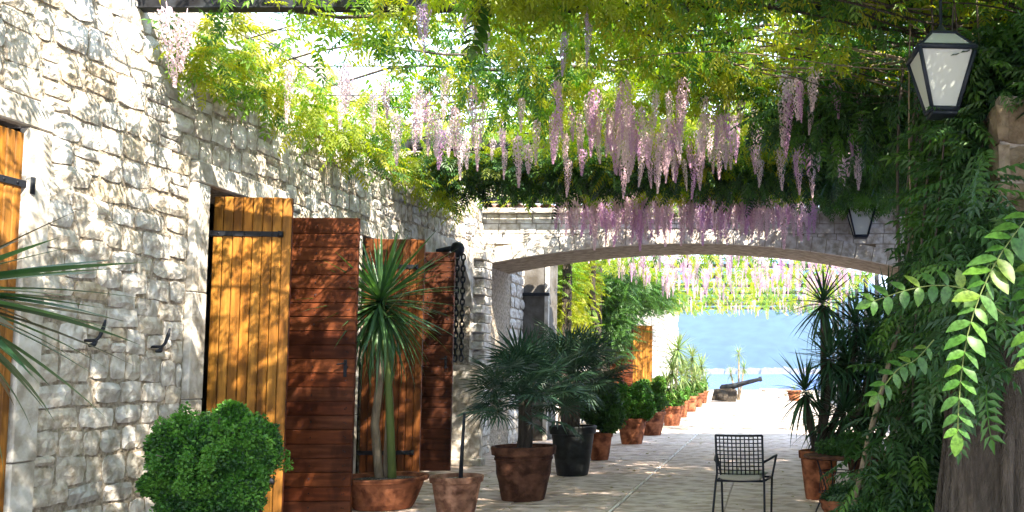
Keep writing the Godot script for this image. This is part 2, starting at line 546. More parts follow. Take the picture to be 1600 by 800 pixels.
func house() -> void:
	var hs := thing("stone_house", "long old house wall of rough pale rubble stone with open wooden doors", "building", P(WX, 0, 14))
	var off := -hs.position
	# masonry core, with the door openings left open
	var st := S()
	var d := 2.0
	for k in DOORS:
		box(st, P(WX - 0.5, -0.1, k[0]) + off, P(WX, TOP, d) + off)
		box(st, P(WX - 0.5, DOOR_H, k[1]) + off, P(WX, TOP, k[0]) + off)
		d = k[1]
	box(st, P(WX - 0.5, -0.1, 54) + off, P(WX, TOP, d) + off)
	obj("wall", st, M.mortar, hs)
	# dark rooms behind the doors
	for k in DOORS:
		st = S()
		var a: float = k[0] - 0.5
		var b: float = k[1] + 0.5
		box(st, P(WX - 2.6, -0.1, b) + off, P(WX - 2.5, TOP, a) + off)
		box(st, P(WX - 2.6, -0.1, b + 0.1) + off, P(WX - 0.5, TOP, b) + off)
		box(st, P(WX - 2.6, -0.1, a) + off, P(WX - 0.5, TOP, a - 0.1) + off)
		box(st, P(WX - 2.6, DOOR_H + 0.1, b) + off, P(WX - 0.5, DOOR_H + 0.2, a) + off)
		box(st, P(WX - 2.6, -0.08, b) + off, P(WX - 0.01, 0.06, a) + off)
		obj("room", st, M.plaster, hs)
	# dressed door surrounds
	for k in DOORS:
		if jamb(k) == 0.0:
			continue
		st = S()
		for side in 2:
			var a: float = k[0] - JAMB + 0.02 if side == 0 else k[1]
			var b: float = k[0] if side == 0 else k[1] + JAMB - 0.02
			var y := 0.0
			while y < DOOR_H - 0.01:
				var y2: float = min(DOOR_H, y + R(0.85, 1.3))
				if DOOR_H - y2 < 0.4:
					y2 = DOOR_H
				st = S()
				bevel_box(st, P(WX - 0.3, y + 0.003, b) + off, P(WX + 0.065 + R(-0.004, 0.004), y2 - 0.003, a) + off, 0.008)
				obj("door_jamb", st, M.dressed, hs)
				y = y2
		st = S()
		bevel_box(st, P(WX - 0.3, DOOR_H + 0.003, k[1] + JAMB - 0.02) + off, P(WX + 0.07, DOOR_H + 0.2, k[0] - JAMB + 0.02) + off, 0.01)
		obj("door_lintel", st, M.dressed, hs)
		st = S()
		bevel_box(st, P(WX - 0.3, -0.02, k[1] - 0.002) + off, P(WX + 0.1, 0.075, k[0] + 0.002) + off, 0.012)
		obj("threshold", st, M.dressed, hs)
	# curved stone head of the arched opening beside the big arch
	var prof := PackedVector2Array()
	for i in 15:
		var u := i / 14.0
		prof.append(Vector2(lerp(14.38, 16.77, u), 2.55 + 0.85 * pow(maxf(0.0, 1.0 - pow(2.0 * u - 1.0, 2.0)), 0.5)))
	prof.append(Vector2(16.77, 3.62))
	prof.append(Vector2(14.38, 3.62))
	st = S()
	prism(st, prof, WX - 0.45, WX + 0.045, Transform3D(Basis(Vector3(0, 0, -1), Vector3.UP, Vector3(1, 0, 0)), off))
	obj("arched_head", st, M.dressed, hs)
	# rubble stones, course by course
	var spots := []
	var y := 0.0
	while y < TOP - 0.1:
		var h := R(0.15, 0.26)
		d = 5.6 + R(0, 0.2)
		while d < 17.3:
			var w: float = R(0.16, 0.38) if h > 0.19 else R(0.2, 0.46)
			# two small stones one above the other now and then
			var e := d + w
			for k in DOORS:
				if y < DOOR_H + 0.22 and d < k[0] - jamb(k) and e > k[0] - jamb(k) - 0.08:
					e = k[0] - jamb(k)
				if y < DOOR_H + 0.22 and d >= k[0] - jamb(k) - 0.01 and d < k[1] + jamb(k):
					d = k[1] + jamb(k)
					e = d + w
			if e > 17.38:
				e = 17.38
			if e - d > 0.07 and not (d > 14.6 and d < 0.0):
				var yo := 0.05 * sin(d * 1.1 + y * 0.7) + 0.03 * sin(d * 2.9 + y * 3.0)
				if y < 0.3:
					yo *= 0.2
				if h > 0.2 and rng.randf() < 0.22:
					var cutp := R(0.38, 0.62) * h
					spots.append([d, e, y + yo, y + yo + cutp])
					spots.append([d, e, y + yo + cutp, y + yo + h])
				else:
					spots.append([d, e, y + yo, y + yo + h])
			d = e
		y += h
	spots = spots.filter(func(s): return s[2] < TOP - 0.15)
	# the nearest ones are parts of their own
	spots.sort_custom(func(a, b): return (a[1] - a[0]) * (a[3] - a[2]) / pow(a[0], 3.0) * (1.0 if a[0] > 6.3 else 0.05) > (b[1] - b[0]) * (b[3] - b[2]) / pow(b[0], 3.0) * (1.0 if b[0] > 6.3 else 0.05))
	var turn := Basis(Vector3(0, 0, -1), Vector3.UP, Vector3(1, 0, 0))
	var rest := []
	for m in M.stone.size():
		rest.append(S())
	for i in spots.size():
		var s: Array = spots[i]
		var c := P(WX, (s[2] + s[3]) / 2, (s[0] + s[1]) / 2)
		var pick := rng.randi() % 6
		if pick == 5 and rng.randf() < 0.6:
			pick = 1
		var into: SurfaceTool = S() if i < 290 else rest[pick]
		rubble(into, Transform3D(turn.rotated(Vector3.RIGHT, R(-0.06, 0.06)), c + off), s[1] - s[0] - R(0.01, 0.028), s[3] - s[2] - R(0.008, 0.026), R(0.016, 0.038))
		if i < 290:
			obj("stone", into, M.stone[pick], hs)
	for m in M.stone.size():
		stuff(obj("stones", rest[m], M.stone[m], hs))
	# farther wall, past the arch: the stones are too small to tell apart
	st = S()
	y = 0.0
	while y < TOP - 0.1:
		var h := R(0.18, 0.3)
		d = 19.3
		while d < 53.8:
			var e := d + R(0.3, 0.7)
			if not blocked(d, e, y, y + h):
				rubble(st, Transform3D(turn, P(WX, y + h / 2, (d + e) / 2) + off), e - d - 0.02, h - 0.02, R(0.03, 0.05))
			d = e
		y += h
	stuff(obj("stones", st, M.stone[0], hs))
	# door leaves
	leaf(hs, off, P(WX - 0.045, 0.09, 9.08), 0.71, 3.06, 0.12, true, "open yellow door leaf of upright boards with black strap hinge")
	leaf(hs, off, P(WX + 0.08, 0.0, 10.0), 0.86, 3.09, 0.02, false, "open red brown door leaf of level boards")
	leaf(hs, off, P(WX + 0.08, 0.09, 12.2), 0.74, 3.08, 0.10, true, "open orange door leaf behind the tall dracaena")
	leaf(hs, off, P(WX + 0.08, 0.09, 13.46), 0.73, 3.06, 0.02, false, "open red door leaf with shade put into its colour next to the stone post")
	leaf(hs, off, P(WX + 0.08, 0.09, 31.0), 0.73, 3.06, 0.02, false, "far red brown door leaf beyond the arch")
	leaf(hs, off, P(WX + 0.08, 0.09, 36.05), 0.73, 3.06, 0.1, true, "far yellow door leaf beyond the arch")
	# closed leaf in the nearest doorway
	var lf := leaf(hs, off, P(WX - 0.02, 0.09, 6.44), 0.62, 3.06, PI / 2 - 0.001, true, "closed yellow door leaf at the left edge")
	lf.transform = Transform3D(Basis(Vector3(0, 0, 1), Vector3(0, -1, 0), Vector3(1, 0, 0)), P(WX + 0.03, 3.15, 6.62) + off)
	# iron hooks that hold the leaves open
	for p in [P(WX + 0.07, 1.72, 7.35), P(WX + 0.07, 1.69, 8.15)]:
		st = S()
		var q: Vector3 = p + off
		tube(st, [q + Vector3(-0.07, 0, 0), q + Vector3(0.03, 0, 0), q + Vector3(0.045, 0.03, -0.02), q + Vector3(0.05, 0.1, -0.05), q + Vector3(0.055, 0.16, -0.06)], [0.012, 0.014, 0.014, 0.016, 0.008], 6)
		tube(st, [q + Vector3(0.03, -0.005, 0.0), q + Vector3(0.035, -0.035, 0.03), q + Vector3(0.03, -0.04, 0.07)], [0.016, 0.02, 0.012], 6)
		obj("door_hook", st, M.iron, hs)
	# toothed quoins at the corner before the arch
	y = 0.0
	var q := 0
	while y < 3.55:
		var h := R(0.13, 0.19)
		st = S()
		var w := 0.42 if q % 2 == 0 else 0.26
		bevel_box(st, P(WX - 0.1, y + 0.006, 17.36) + off, P(WX + 0.22 + R(-0.012, 0.012) - 0.02 * pow(y / 3.5, 2.0), y + h - 0.006, 17.36 - w - 0.12 - R(0, 0.06)) + off, 0.014)
		obj("quoin", st, M.stone[[0, 2, 2, 1][rng.randi() % 4]], hs)
		y += h
		q += 1

# one leaf: a backing panel with boards of its own; hinge edge at "at", free edge towards +x
func leaf(hs: Node3D, off: Vector3, at: Vector3, w: float, h: float, swing: float, upright: bool, label: String) -> MeshInstance3D:
	var st := S()
	box(st, Vector3(0.004, 0.004, -0.032), Vector3(w - 0.004, h - 0.004, -0.004))
	var lf := obj("door_leaf", st, M.red[1], hs)
	lf.set_meta("label", label)
	lf.position = at + off
	lf.rotation.y = swing
	var far := at.z < -25.0
	if upright:
		var x := 0.0
		var n := 8
		for k in n:
			var x2 := w * (k + 1) / n
			st = S()
			bevel_box(st, Vector3(x + 0.003, R(0, 0.004), -0.004), Vector3(x2 - 0.003, h - R(0, 0.008), 0.016 + R(0, 0.005)), 0.007)
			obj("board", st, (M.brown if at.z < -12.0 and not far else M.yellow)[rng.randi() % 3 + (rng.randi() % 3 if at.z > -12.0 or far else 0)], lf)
			x = x2
		for y in [0.36, h - 0.36]:
			if at.z < -25.0:
				break
			st = S()
			bevel_box(st, Vector3(-0.06, y - 0.026, 0.021), Vector3(w - 0.1, y + 0.026, 0.031), 0.004)
			tube(st, [Vector3(w - 0.11, y, 0.026), Vector3(w - 0.07, y, 0.026)], [0.034, 0.03], 8)
			tube(st, [Vector3(-0.07, y - 0.06, 0.02), Vector3(-0.07, y + 0.06, 0.02)], [0.03, 0.03], 10)
			for k in 5:
				bar(st, Vector3(0.06 + k * 0.12, y, 0.028), Vector3(0.06 + k * 0.12, y, 0.038), 0.009, 6)
			obj("strap_hinge", st, M.iron, lf)
	else:
		var y := 0.0
		while y < h - 0.02:
			var y2: float = min(h, y + 0.146)
			if h - y2 < 0.05:
				y2 = h
			st = S()
			bevel_box(st, Vector3(R(0, 0.004), y + 0.003, -0.004), Vector3(w - R(0, 0.006), y2 - 0.003, 0.017 + R(0, 0.006)), 0.006)
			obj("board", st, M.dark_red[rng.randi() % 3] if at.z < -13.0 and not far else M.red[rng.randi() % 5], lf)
			if not far:
				st = S()
				for x in [0.07, 0.09, w * 0.5, w - 0.09, w - 0.07]:
					bar(st, Vector3(x, (y + y2) / 2 + R(-0.02, 0.02), 0.02), Vector3(x, (y + y2) / 2, 0.026), 0.005, 5)
				obj("nails", st, M.iron, lf)
			y = y2
		if not far:
			st = S()
			bevel_box(st, Vector3(w - 0.11, 1.42, 0.024), Vector3(w - 0.075, 1.6, 0.032), 0.004)
			tube(st, [Vector3(w - 0.092, 1.56, 0.03), Vector3(w - 0.092, 1.56, 0.07), Vector3(w - 0.16, 1.55, 0.075)], [0.009, 0.009, 0.008], 6)
			obj("latch", st, M.iron, lf)
	return lf

# ------------------------------------------------------------------ arch
func intrados(x: float) -> float:
	var u := (x + 1.46)
	return 3.8 - (0.0268 if u < 0 else 0.0305) * u * u

func arch() -> void:
	var d0 := 17.42
	var d1 := 19.2
	var ar := thing("stone_arch", "low wide arch of small grey stone blocks spanning the terrace", "arch", P(-1.4, 0, d0))
	var off := -ar.position
	var x0 := -5.3
	var x1 := 2.48
	var crest := 4.34
	var curve := PackedVector2Array()
	for i in 33:
		var x: float = lerp(x0, x1, i / 32.0)
		curve.append(Vector2(x, intrados(x)))
	# core above the opening, with the right pier
	var poly := PackedVector2Array()
	for p in curve:
		poly.append(p + Vector2(0, 0.0))
	poly.append(Vector2(x1, 0))
	poly.append(Vector2(3.6, 0))
	poly.append(Vector2(3.6, crest))
	poly.append(Vector2(x0, crest))
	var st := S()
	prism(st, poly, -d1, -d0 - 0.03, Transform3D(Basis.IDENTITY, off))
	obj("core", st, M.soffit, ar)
	# voussoirs along the curve
	var ring := 0.27
	var k := 0
	var x := x0
	while x < x1 - 0.05:
		var xn: float = min(x1, x + R(0.24, 0.34))
		if x1 - xn < 0.1:
			xn = x1
		var f := func(xx: float, up: float) -> Vector2:
			var u := xx + 1.46
			var slope := -2.0 * (0.0268 if u < 0 else 0.0305) * u
			return Vector2(xx, intrados(xx)) + Vector2(-slope, 1).normalized() * up
		var g := 0.006
		st = S()
		prism(st, PackedVector2Array([f.call(x + g, -0.004), f.call(xn - g, -0.004), f.call(xn - g, ring - g), f.call(x + g, ring - g)]), -d0 - 0.1, -d0 + R(0, 0.012), Transform3D(Basis.IDENTITY, off))
		obj("voussoir", st, M.arch_stone[rng.randi() % 3], ar)
		x = xn
	# coursed blocks above, clipped by the ring
	var above := PackedVector2Array()
	for i in 33:
		var xx: float = lerp(x0, x1, i / 32.0)
		above.append(Vector2(xx, intrados(xx) + ring + 0.004))
	above.append(Vector2(x1, 0))
	above.append(Vector2(3.58, 0))
	above.append(Vector2(3.58, crest))
	above.append(Vector2(x0, crest))
	var y := crest
	while y > 0.1:
		var h := R(0.16, 0.23)
		var xx := x0 + R(-0.2, 0)
		while xx < 3.58:
			var w := R(0.22, 0.42)
			var g := 0.007
			var r := PackedVector2Array([Vector2(xx + g, y - h + g), Vector2(xx + w - g, y - h + g), Vector2(xx + w - g, y - g), Vector2(xx + g, y - g)])
			for c in Geometry2D.intersect_polygons(r, above):
				var area := 0.0
				for i in c.size():
					area += c[i].cross(c[(i + 1) % c.size()]) / 2
				if abs(area) > 0.006:
					st = S()
					prism(st, c, -d0 - 0.1, -d0 + R(-0.004, 0.014), Transform3D(Basis.IDENTITY, off))
					obj("block", st, M.arch_stone[rng.randi() % 3], ar)
			xx += w
		y -= h
	# coping slabs
	x = x0
	while x < 3.6:
		var xn: float = min(3.7, x + R(0.9, 1.3))
		st = S()
		bevel_box(st, P(x + 0.003, crest + 0.002, d1 + 0.06) + off, P(xn - 0.003, crest + 0.1, d0 - 0.07) + off, 0.012)
		obj("coping_slab", st, M.dressed, ar)
		x = xn
	# roof tiles seen on top of the coping
	for i in 30:
		var tx := x0 + 0.1 + i * 0.27
		st = S()
		var seg := []
		for a in 7:
			var t := PI * a / 6.0
			seg.append(Vector2(cos(t) * 0.115, sin(t) * 0.07))
		for j in 6:
			quad(st, Vector3(tx + seg[j].x, crest + 0.12 + seg[j].y, -d0 + 0.03) + off, Vector3(tx + seg[j].x, crest + 0.3 + seg[j].y, -d1) + off, Vector3(tx + seg[j + 1].x, crest + 0.3 + seg[j + 1].y, -d1) + off, Vector3(tx + seg[j + 1].x, crest + 0.12 + seg[j + 1].y, -d0 + 0.03) + off)
		obj("roof_tile", st, M.pale_clay, ar)

	# grey stone post by the second door, iron bracket and chain above it
	var po := thing("stone_post", "upright grey stone slab standing under the hanging chain", "post", P(-4.78, 0, 15.0))
	st = S()
	var prof := PackedVector2Array([Vector2(-0.27, 0), Vector2(0.26, 0), Vector2(0.25, 0.8), Vector2(0.262, 1.5), Vector2(0.24, 1.56), Vector2(-0.25, 1.57), Vector2(-0.265, 0.9)])
	prism(st, prof, -0.16, 0.0)
	obj("slab", st, M.arch_stone[1], po)
	st = S()
	bevel_box(st, Vector3(-0.3, 0, -0.19), Vector3(0.3, 0.12, 0.03), 0.015)
	obj("foot", st, M.arch_stone[0], po)
	var ch := thing("rain_chain", "black iron chain hanging from a wall bracket beside the arch", "chain", P(-4.9, 1.6, 14.9))
	st = S()
	tube(st, [Vector3(-0.4, 1.72, 0), Vector3(-0.2, 1.76, 0), Vector3(0, 1.8, 0)], [0.04, 0.045, 0.05], 8)
	obj("bracket", st, M.iron, ch)
	st = S()
	lathe(st, [Vector2(0.001, -0.13), Vector2(0.065, -0.1), Vector2(0.1, -0.04), Vector2(0.105, 0.03), Vector2(0.08, 0.09), Vector2(0.001, 0.13)], 18, 0.0, Vector3(0, 1.77, 0))
	obj("ball", st, M.iron, ch)
	var link := S()
	var ov := []
	for i in 13:
		var a := TAU * i / 12.0
		ov.append(Vector3(cos(a) * 0.03, sin(a) * 0.055, 0))
	tube(link, ov, [0.014], 5)
	var lm := done(link)
	for col in 3:
		for i in 19:
			var t := Transform3D(Basis(Vector3.UP, (PI / 2 if i % 2 else 0.0) + 0.5), Vector3((col - 1) * 0.075 + 0.02, 1.64 - i * 0.087, (col % 2) * 0.06))
			inst("chain_link", lm, M.iron, ch, t)
	# buttress beyond the arch
	var bt := thing("buttress", "grey plastered buttress with shade put into its colour against the wall beyond the arch", "buttress", P(-5.0, 0, 20.3))
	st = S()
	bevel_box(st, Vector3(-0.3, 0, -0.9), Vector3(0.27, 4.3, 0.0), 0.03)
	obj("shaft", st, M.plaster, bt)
	st = S()
	bevel_box(st, Vector3(0.2, 0, -0.05), Vector3(0.29, 4.3, 0.03), 0.01)
	obj("corner_strip", st, M.dressed, bt)
	st = S()
	bevel_box(st, Vector3(-0.3, 3.05, 0.0), Vector3(0.3, 3.12, 0.05), 0.01)
	obj("iron_band", st, M.iron, bt)

# ------------------------------------------------------------------ pergolas
func pergolas() -> void:
	var pg := thing("iron_pergola", "dark iron beams and wires carrying the wisteria before the arch", "pergola", P(-1, 4.5, 8))
	var off := -pg.position
	for b in [[3.9, 0.11], [7.78, 0.11], [12.9, 0.12], [17.1, 0.09]]:
		var st := S()
		bevel_box(st, P(-5.3, 4.5, b[0] + 0.06) + off, P(5.2, 4.5 + b[1], b[0]) + off, 0.008)
		# lower flange
		bevel_box(st, P(-5.3, 4.485, b[0] + 0.09) + off, P(5.2, 4.498, b[0] - 0.03) + off, 0.003)
		obj("beam", st, M.beam, pg)
	for i in 11:
		var st := S()
		var x := -4.8 + i * 0.95
		bar(st, P(x, 4.62, 2.5) + off, P(x, 4.63, 17.3) + off, 0.006, 5)
		obj("wire", st, M.wire, pg)
	for i in 8:
		var st := S()
		var d := 8.6 + i * 1.05
		bar(st, P(-5.2, 4.6, d) + off, P(5.2, 4.6, d) + off, 0.006, 5)
		obj("wire", st, M.wire, pg)
	for d in [3.9, 7.78, 12.9]:
		var st := S()
		bevel_box(st, P(5.0, -0.02, d + 0.06) + off, P(5.12, 4.49, d - 0.04) + off, 0.008)
		obj("post", st, M.beam, pg)
	var pf := thing("timber_pergola", "far pergola of slim beams and posts beyond the arch", "pergola", P(-1, 4.5, 22))
	off = -pf.position
	for i in 9:
		var st := S()
		var d := 21.5 + i * 3.3
		bevel_box(st, P(-5.3, 4.48, d + 0.1) + off, P(3.2, 4.6, d) + off, 0.008)
		obj("beam", st, M.beam, pf)
		st = S()
		bevel_box(st, P(3.05, 0, d + 0.12) + off, P(3.17, 4.47, d) + off, 0.008)
		obj("post", st, M.beam, pf)
	for d in [22.2, 26.2]:
		var st := S()
		bevel_box(st, P(-4.85, 0, d + 0.2) + off, P(-4.66, 4.47, d) + off, 0.015)
		obj("post", st, M.bark, pf)

# ------------------------------------------------------------------ vines
var leaf_meshes := []
var raceme_meshes := []

# a feathery compound leaf along +x
func compound_leaf(pairs: int, length: float, ll: float, lw: float, droop: float) -> ArrayMesh:
	var st := S()
	var pts := []
	for i in 5:
		var u := i / 4.0
		pts.append(Vector3(length * u, -droop * u * u, 0))
	for i in 4:
		var w := Vector3(0, 0, 0.0035 * (1.0 - i * 0.18))
		quad(st, pts[i] + w, pts[i + 1] + w, pts[i + 1] - w, pts[i] - w)
	var leaflet := func(b: Vector3, dir: Vector3, k: float) -> void:
		var side := dir.cross(Vector3.UP).normalized() * lw * 0.5 * k
		var m := b + dir * ll * k * 0.42
		var tip := b + dir * ll * k + Vector3(0, -0.22 * ll, 0)
		var lift := Vector3(0, lw * 0.16, 0)
		tri(st, b, m + side + lift, tip)
		tri(st, b, tip, m - side + lift)
	for i in pairs:
		var u := 0.22 + 0.74 * i / (pairs - 1)
		var b := Vector3(length * u, -droop * u * u, 0)
		var k := 0.75 + 0.4 * sin(PI * (0.2 + 0.65 * u))
		for s in [-1, 1]:
			var dir := Vector3(0.5 + 0.15 * u, -0.25 - R(0, 0.25), s * 0.9).normalized()
			leaflet.call(b, dir, k * R(0.9, 1.1))
	leaflet.call(pts[4], Vector3(0.95, -0.35, 0).normalized(), 1.0)
	return done(st)

func raceme(length: float, width: float) -> ArrayMesh:
	var st := S()
	bar(st, Vector3(0, 0.06, 0), Vector3(0, -length * 0.92, 0), 0.004, 4)
	var n := int(length * 360)
	for i in n:
		var u := (i + R(0, 1)) / n
		var r: float = width * 0.5 * (1.0 - pow(u, 1.7)) * R(0.45, 1.0) * min(1.0, u * 9.0 + 0.3) + 0.006
		var a := i * 2.4 + R(-0.4, 0.4)
		var c := Vector3(cos(a) * r, -length * u, sin(a) * r)
		var o := Vector3(cos(a), R(-0.3, 0.5), sin(a)).normalized()
		var t := o.cross(Vector3.UP).normalized()
		var v := t.cross(o).normalized()
		var s := R(0.009, 0.017) * (1.0 - 0.4 * u)
		t = t.rotated(o, R(-0.7, 0.7))
		v = v.rotated(o, R(-0.5, 0.5))
		quad(st, c - t * s - v * s * 0.6, c + t * s - v * s * 0.6, c + t * s * 0.8 + v * s + o * s * 0.6, c - t * s * 0.8 + v * s + o * s * 0.6)
		tri(st, c - t * s * 0.5 - v * s * 0.4 + o * s * 0.4, c + t * s * 0.5 - v * s * 0.4 + o * s * 0.4, c - v * s * 1.3 + o * s * 0.9)
	return done(st)

func multi(called: String, mesh: Mesh, m: Material, parent: Node, places: Array) -> void:
	if places.is_empty():
		return
	var mm := MultiMesh.new()
	mm.transform_format = MultiMesh.TRANSFORM_3D
	mm.mesh = mesh
	mm.instance_count = places.size()
	var buf := PackedFloat32Array()
	buf.resize(places.size() * 12)
	var i := 0
	for t in places:
		var b: Basis = t.basis
		var o: Vector3 = t.origin
		for r in 3:
			buf[i] = b.x[r]
			buf[i + 1] = b.y[r]
			buf[i + 2] = b.z[r]
			buf[i + 3] = o[r]
			i += 4
	mm.buffer = buf
	var mi := MultiMeshInstance3D.new()
	mi.name = called
	mi.multimesh = mm
	mi.material_override = m
	mi.set_meta("kind", "stuff")
	parent.add_child(mi, true)

# leaves scattered by a density; where() gives a point, keep(p) the share kept
func scatter(called: String, parent: Node, count: int, where: Callable, keep: Callable, mats: Array, meshes: Array, s0: float, s1: float, clump := 1.2, sd := 3) -> void:
	var n := FastNoiseLite.new()
	n.seed = sd
	n.frequency = clump * 0.5
	n.fractal_octaves = 2
	var lots := []
	for m in mats.size():
		lots.append([])
	for i in count:
		var p: Vector3 = where.call()
		var k: float = keep.call(p)
		var c := n.get_noise_3dv(p)
		if rng.randf() > k * clampf(0.8 + 1.2 * c, 0.12, 1.5):
			continue
		var b := Basis(Vector3.UP, R(0, TAU)) * Basis(Vector3(0, 0, 1), R(-0.9, 0.35)) * Basis(Vector3(1, 0, 0), R(-0.6, 0.6))
		b = b.scaled(Vector3.ONE * R(s0, s1))
		var pick := int(clampf((0.5 + 0.9 * n.get_noise_3dv(p * 0.6 + Vector3(40, 3, 7)) + R(-0.35, 0.35)) * mats.size(), 0, mats.size() - 1))
		lots[pick].append(Transform3D(b, p - parent.position))
	for m in mats.size():
		multi(called, meshes[m % meshes.size()], mats[m], parent, lots[m])

func lai_front(p: Vector3) -> float:
	var x := p.x
	var d := -p.z
	var v := 0.42
	if x > -4.2:
		v = lerp(0.42, 1.6, clampf((x + 4.2) / 1.6, 0, 1))
	if x > -2.2:
		v = lerp(1.6, 3.2, clampf((x + 2.2) / 1.4, 0, 1))
	if x > 0.1:
		v = lerp(3.2, 4.8, clampf((x - 0.1) / 0.8, 0, 1))
	if d > 8.6 and d < 12.2 and x < 1.7:
		v = min(v, 2.9)
	if d < 8.0 and x > -2.4:
		v = max(v, 3.6)
	if d > 12.95 and d < 16.2 and x > (-4.9 if d < 15.0 else -4.3):
		v = max(v * 1.6, 3.4)
	if d > (16.2 if x > -4.3 else 15.0) and x < 0.8:
		v *= 0.25
	if d < 6.6 and x > -4.0:
		v = max(v, lerp(0.6, 3.2, clampf((x + 4.0) / 0.5, 0, 1)))
	return v

func vines() -> void:
	leaf_meshes = [compound_leaf(6, 0.26, 0.062, 0.026, 0.06), compound_leaf(5, 0.22, 0.066, 0.028, 0.09), compound_leaf(7, 0.3, 0.058, 0.024, 0.05)]
	raceme_meshes = [raceme(0.5, 0.145), raceme(0.62, 0.15), raceme(0.7, 0.145), raceme(0.4, 0.14)]
	# --- the vine over the front pergola
	var v := thing("wisteria_vine", "flowering wisteria roofing the pergola in front of the arch", "wisteria", P(1.45, 0, 6.2))
	var off := -v.position
	var st := S()
	var tr := []
	var rad := []
	var tc := Curve3D.new()
	for q in [[1.46, -0.05, 6.0], [1.5, 1.2, 6.1], [1.56, 2.2, 6.6], [1.62, 3.2, 7.3], [1.5, 4.5, 8.0]]:
		tc.add_point(P(q[0], q[1], q[2]) + off)
	for i in 22:
		var u := i / 21.0
		tr.append(tc.sample_baked(tc.get_baked_length() * u, true) + Vector3(0.03 * sin(u * 11.0), 0, 0.03 * cos(u * 9.0)))
		rad.append(0.36 * pow(1.0 - u, 1.7) + 0.15)
	tube(st, tr, rad, 40, 0.10, 6, 0.22)
	obj("trunk", st, M.bark, v)
	for i in 9:     # thick strands twined round the trunk
		st = S()
		var pts := []
		var rr := []
		var a0 := R(0, TAU)
		var tw := R(-1.5, 1.5)
		var r0 := R(0.018, 0.05)
		for k in 16:
			var u := k / 15.0
			var a := a0 + tw * u
			var base: Vector3 = tr[int(u * 21)]
			var q: float = rad[int(u * 21)] * 1.03 + r0 * 0.4
			pts.append(base + Vector3(cos(a) * q, 0.02, sin(a) * q) + Vector3(R(-0.02, 0.02), 0, R(-0.02, 0.02)))
			rr.append(r0 * (1.1 - 0.5 * u))
		tube(st, pts, rr, 7)
		obj("strand", st, M.bark, v)
	# main branches over the beams
	for i in 16:
		st = S()
		var pts := []
		var rr := []
		var d1 := 6.5 + i * 0.72 + R(-0.2, 0.2)
		var w := R(0, 9)
		for k in 18:
			var u := k / 17.0
			pts.append(P(lerp(2.6, -5.0, u), 4.58 + 0.08 * sin(u * 9.0 + w) + 0.05 * sin(u * 23.0 + w), lerp(lerp(6.3, d1, 0.75), d1, u) + 0.2 * sin(u * 6.0 + w)) + off)
			rr.append(lerp(0.032, 0.008, u) * (0.7 + 0.3 * (i % 3)))
		tube(st, pts, rr, 6)
		obj("branch", st, M.stem, v)
	# tangle of thin bare stems at the upper right
	for i in 44:
		st = S()
		var pts := []
		var w := R(0, 9)
		var d1 := R(7.0, 9.3)
		var y1 := R(4.16, 4.46)
		var xa := R(1.6, 3.6)
		var xb := xa - R(1.6, 3.2)
		var sag := R(-0.1, 0.16)
		for k in 12:
			var u := k / 11.0
			pts.append(P(lerp(xa, xb, u), y1 + 0.05 * sin(u * 7.0 + w) - sag * sin(PI * u) + 0.1 * u, d1 + 0.3 * sin(u * 4.0 + w)) + off)
		tube(st, pts, [R(0.005, 0.013)], 5)
		obj("stem", st, M.pale_bark if i % 2 else M.bark, v)
	# roots of thin stems hanging down by the trunk
	for i in 12:
		st = S()
		var pts := []
		var x := R(1.25, 1.75)
		var d1 := R(7.1, 8.4)
		var w := R(0, 9)
		for k in 12:
			var u := k / 11.0
			pts.append(P(x + 0.16 * sin(u * 2.4 + w), lerp(4.4, R(0.2, 1.4) if k == 11 else 0.9, u), d1 + 0.12 * sin(u * 5.0 + w)) + off)
		tube(st, pts, [R(0.005, 0.011)], 5)
		obj("stem", st, M.pale_bark if i % 4 == 0 else M.stem, v)
	var where := func() -> Vector3:
		var x := R(-5.2, 6.2)
		var d := R(1.0, 17.3)
		var y := R(4.42, 4.85)
		if d > 12.95 and d < 15.0:
			y = R(max(4.25 + (d - 13.0) * 0.13, 4.25 if x < 0.9 else 4.5), 5.0)
		elif x > 0.4 and d < 12.0:
			y = R(4.38 if d > 5.5 else 4.2, 5.1)
		return P(x, y, d)
	scatter("foliage", v, 112000, where, func(p): return 0.0 if p.x < 0.5 or p.z > -9.5 else lai_front(p) / 6.5, [M.ivy[0], M.ivy[1], M.wist[3], M.ivy_light], leaf_meshes, 0.85, 1.25, 1.6, 6)
	scatter("foliage", v, 112000, where, func(p): return 0.0 if p.x >= 0.5 and p.z <= -9.5 else lai_front(p) / 6.5, M.wist, leaf_meshes, 0.85, 1.25, 1.6, 5)
	# foliage spilling over the top of the wall
	scatter("foliage", v, 1500, func(): return P(R(-5.25, -4.7), R(4.0, 4.5), R(8.0, 15.5)), func(p): return 0.75 if p.y > 4.2 else 0.4, M.wist, leaf_meshes, 0.8, 1.2, 2.0, 9)
	# hanging skirts of leaves at the beam, in shade
	scatter("foliage", v, 5200, func(): return P(R(-4.9, 0.9), R(4.1, 4.5), R(12.98, 14.2)), func(p): return 0.5 * clampf((p.y - 4.05) / 0.4, 0, 1) + 0.15, M.ivy, leaf_meshes, 0.9, 1.3, 2.2, 13)
	# flowers
	var bloom := func(parent: Node3D, x: float, y: float, d: float, s: float, m: int) -> void:
		var t := Transform3D(Basis(Vector3.UP, R(0, TAU)) * Basis(Vector3(0, 0, 1), R(-0.14, 0.14)), P(x, y, d) - parent.position)
		t.basis = t.basis.scaled(Vector3(s * R(0.9, 1.15), s, s * R(0.9, 1.15)))
		inst("flower_raceme", raceme_meshes[rng.randi() % 4], M.petal[m], parent, t)
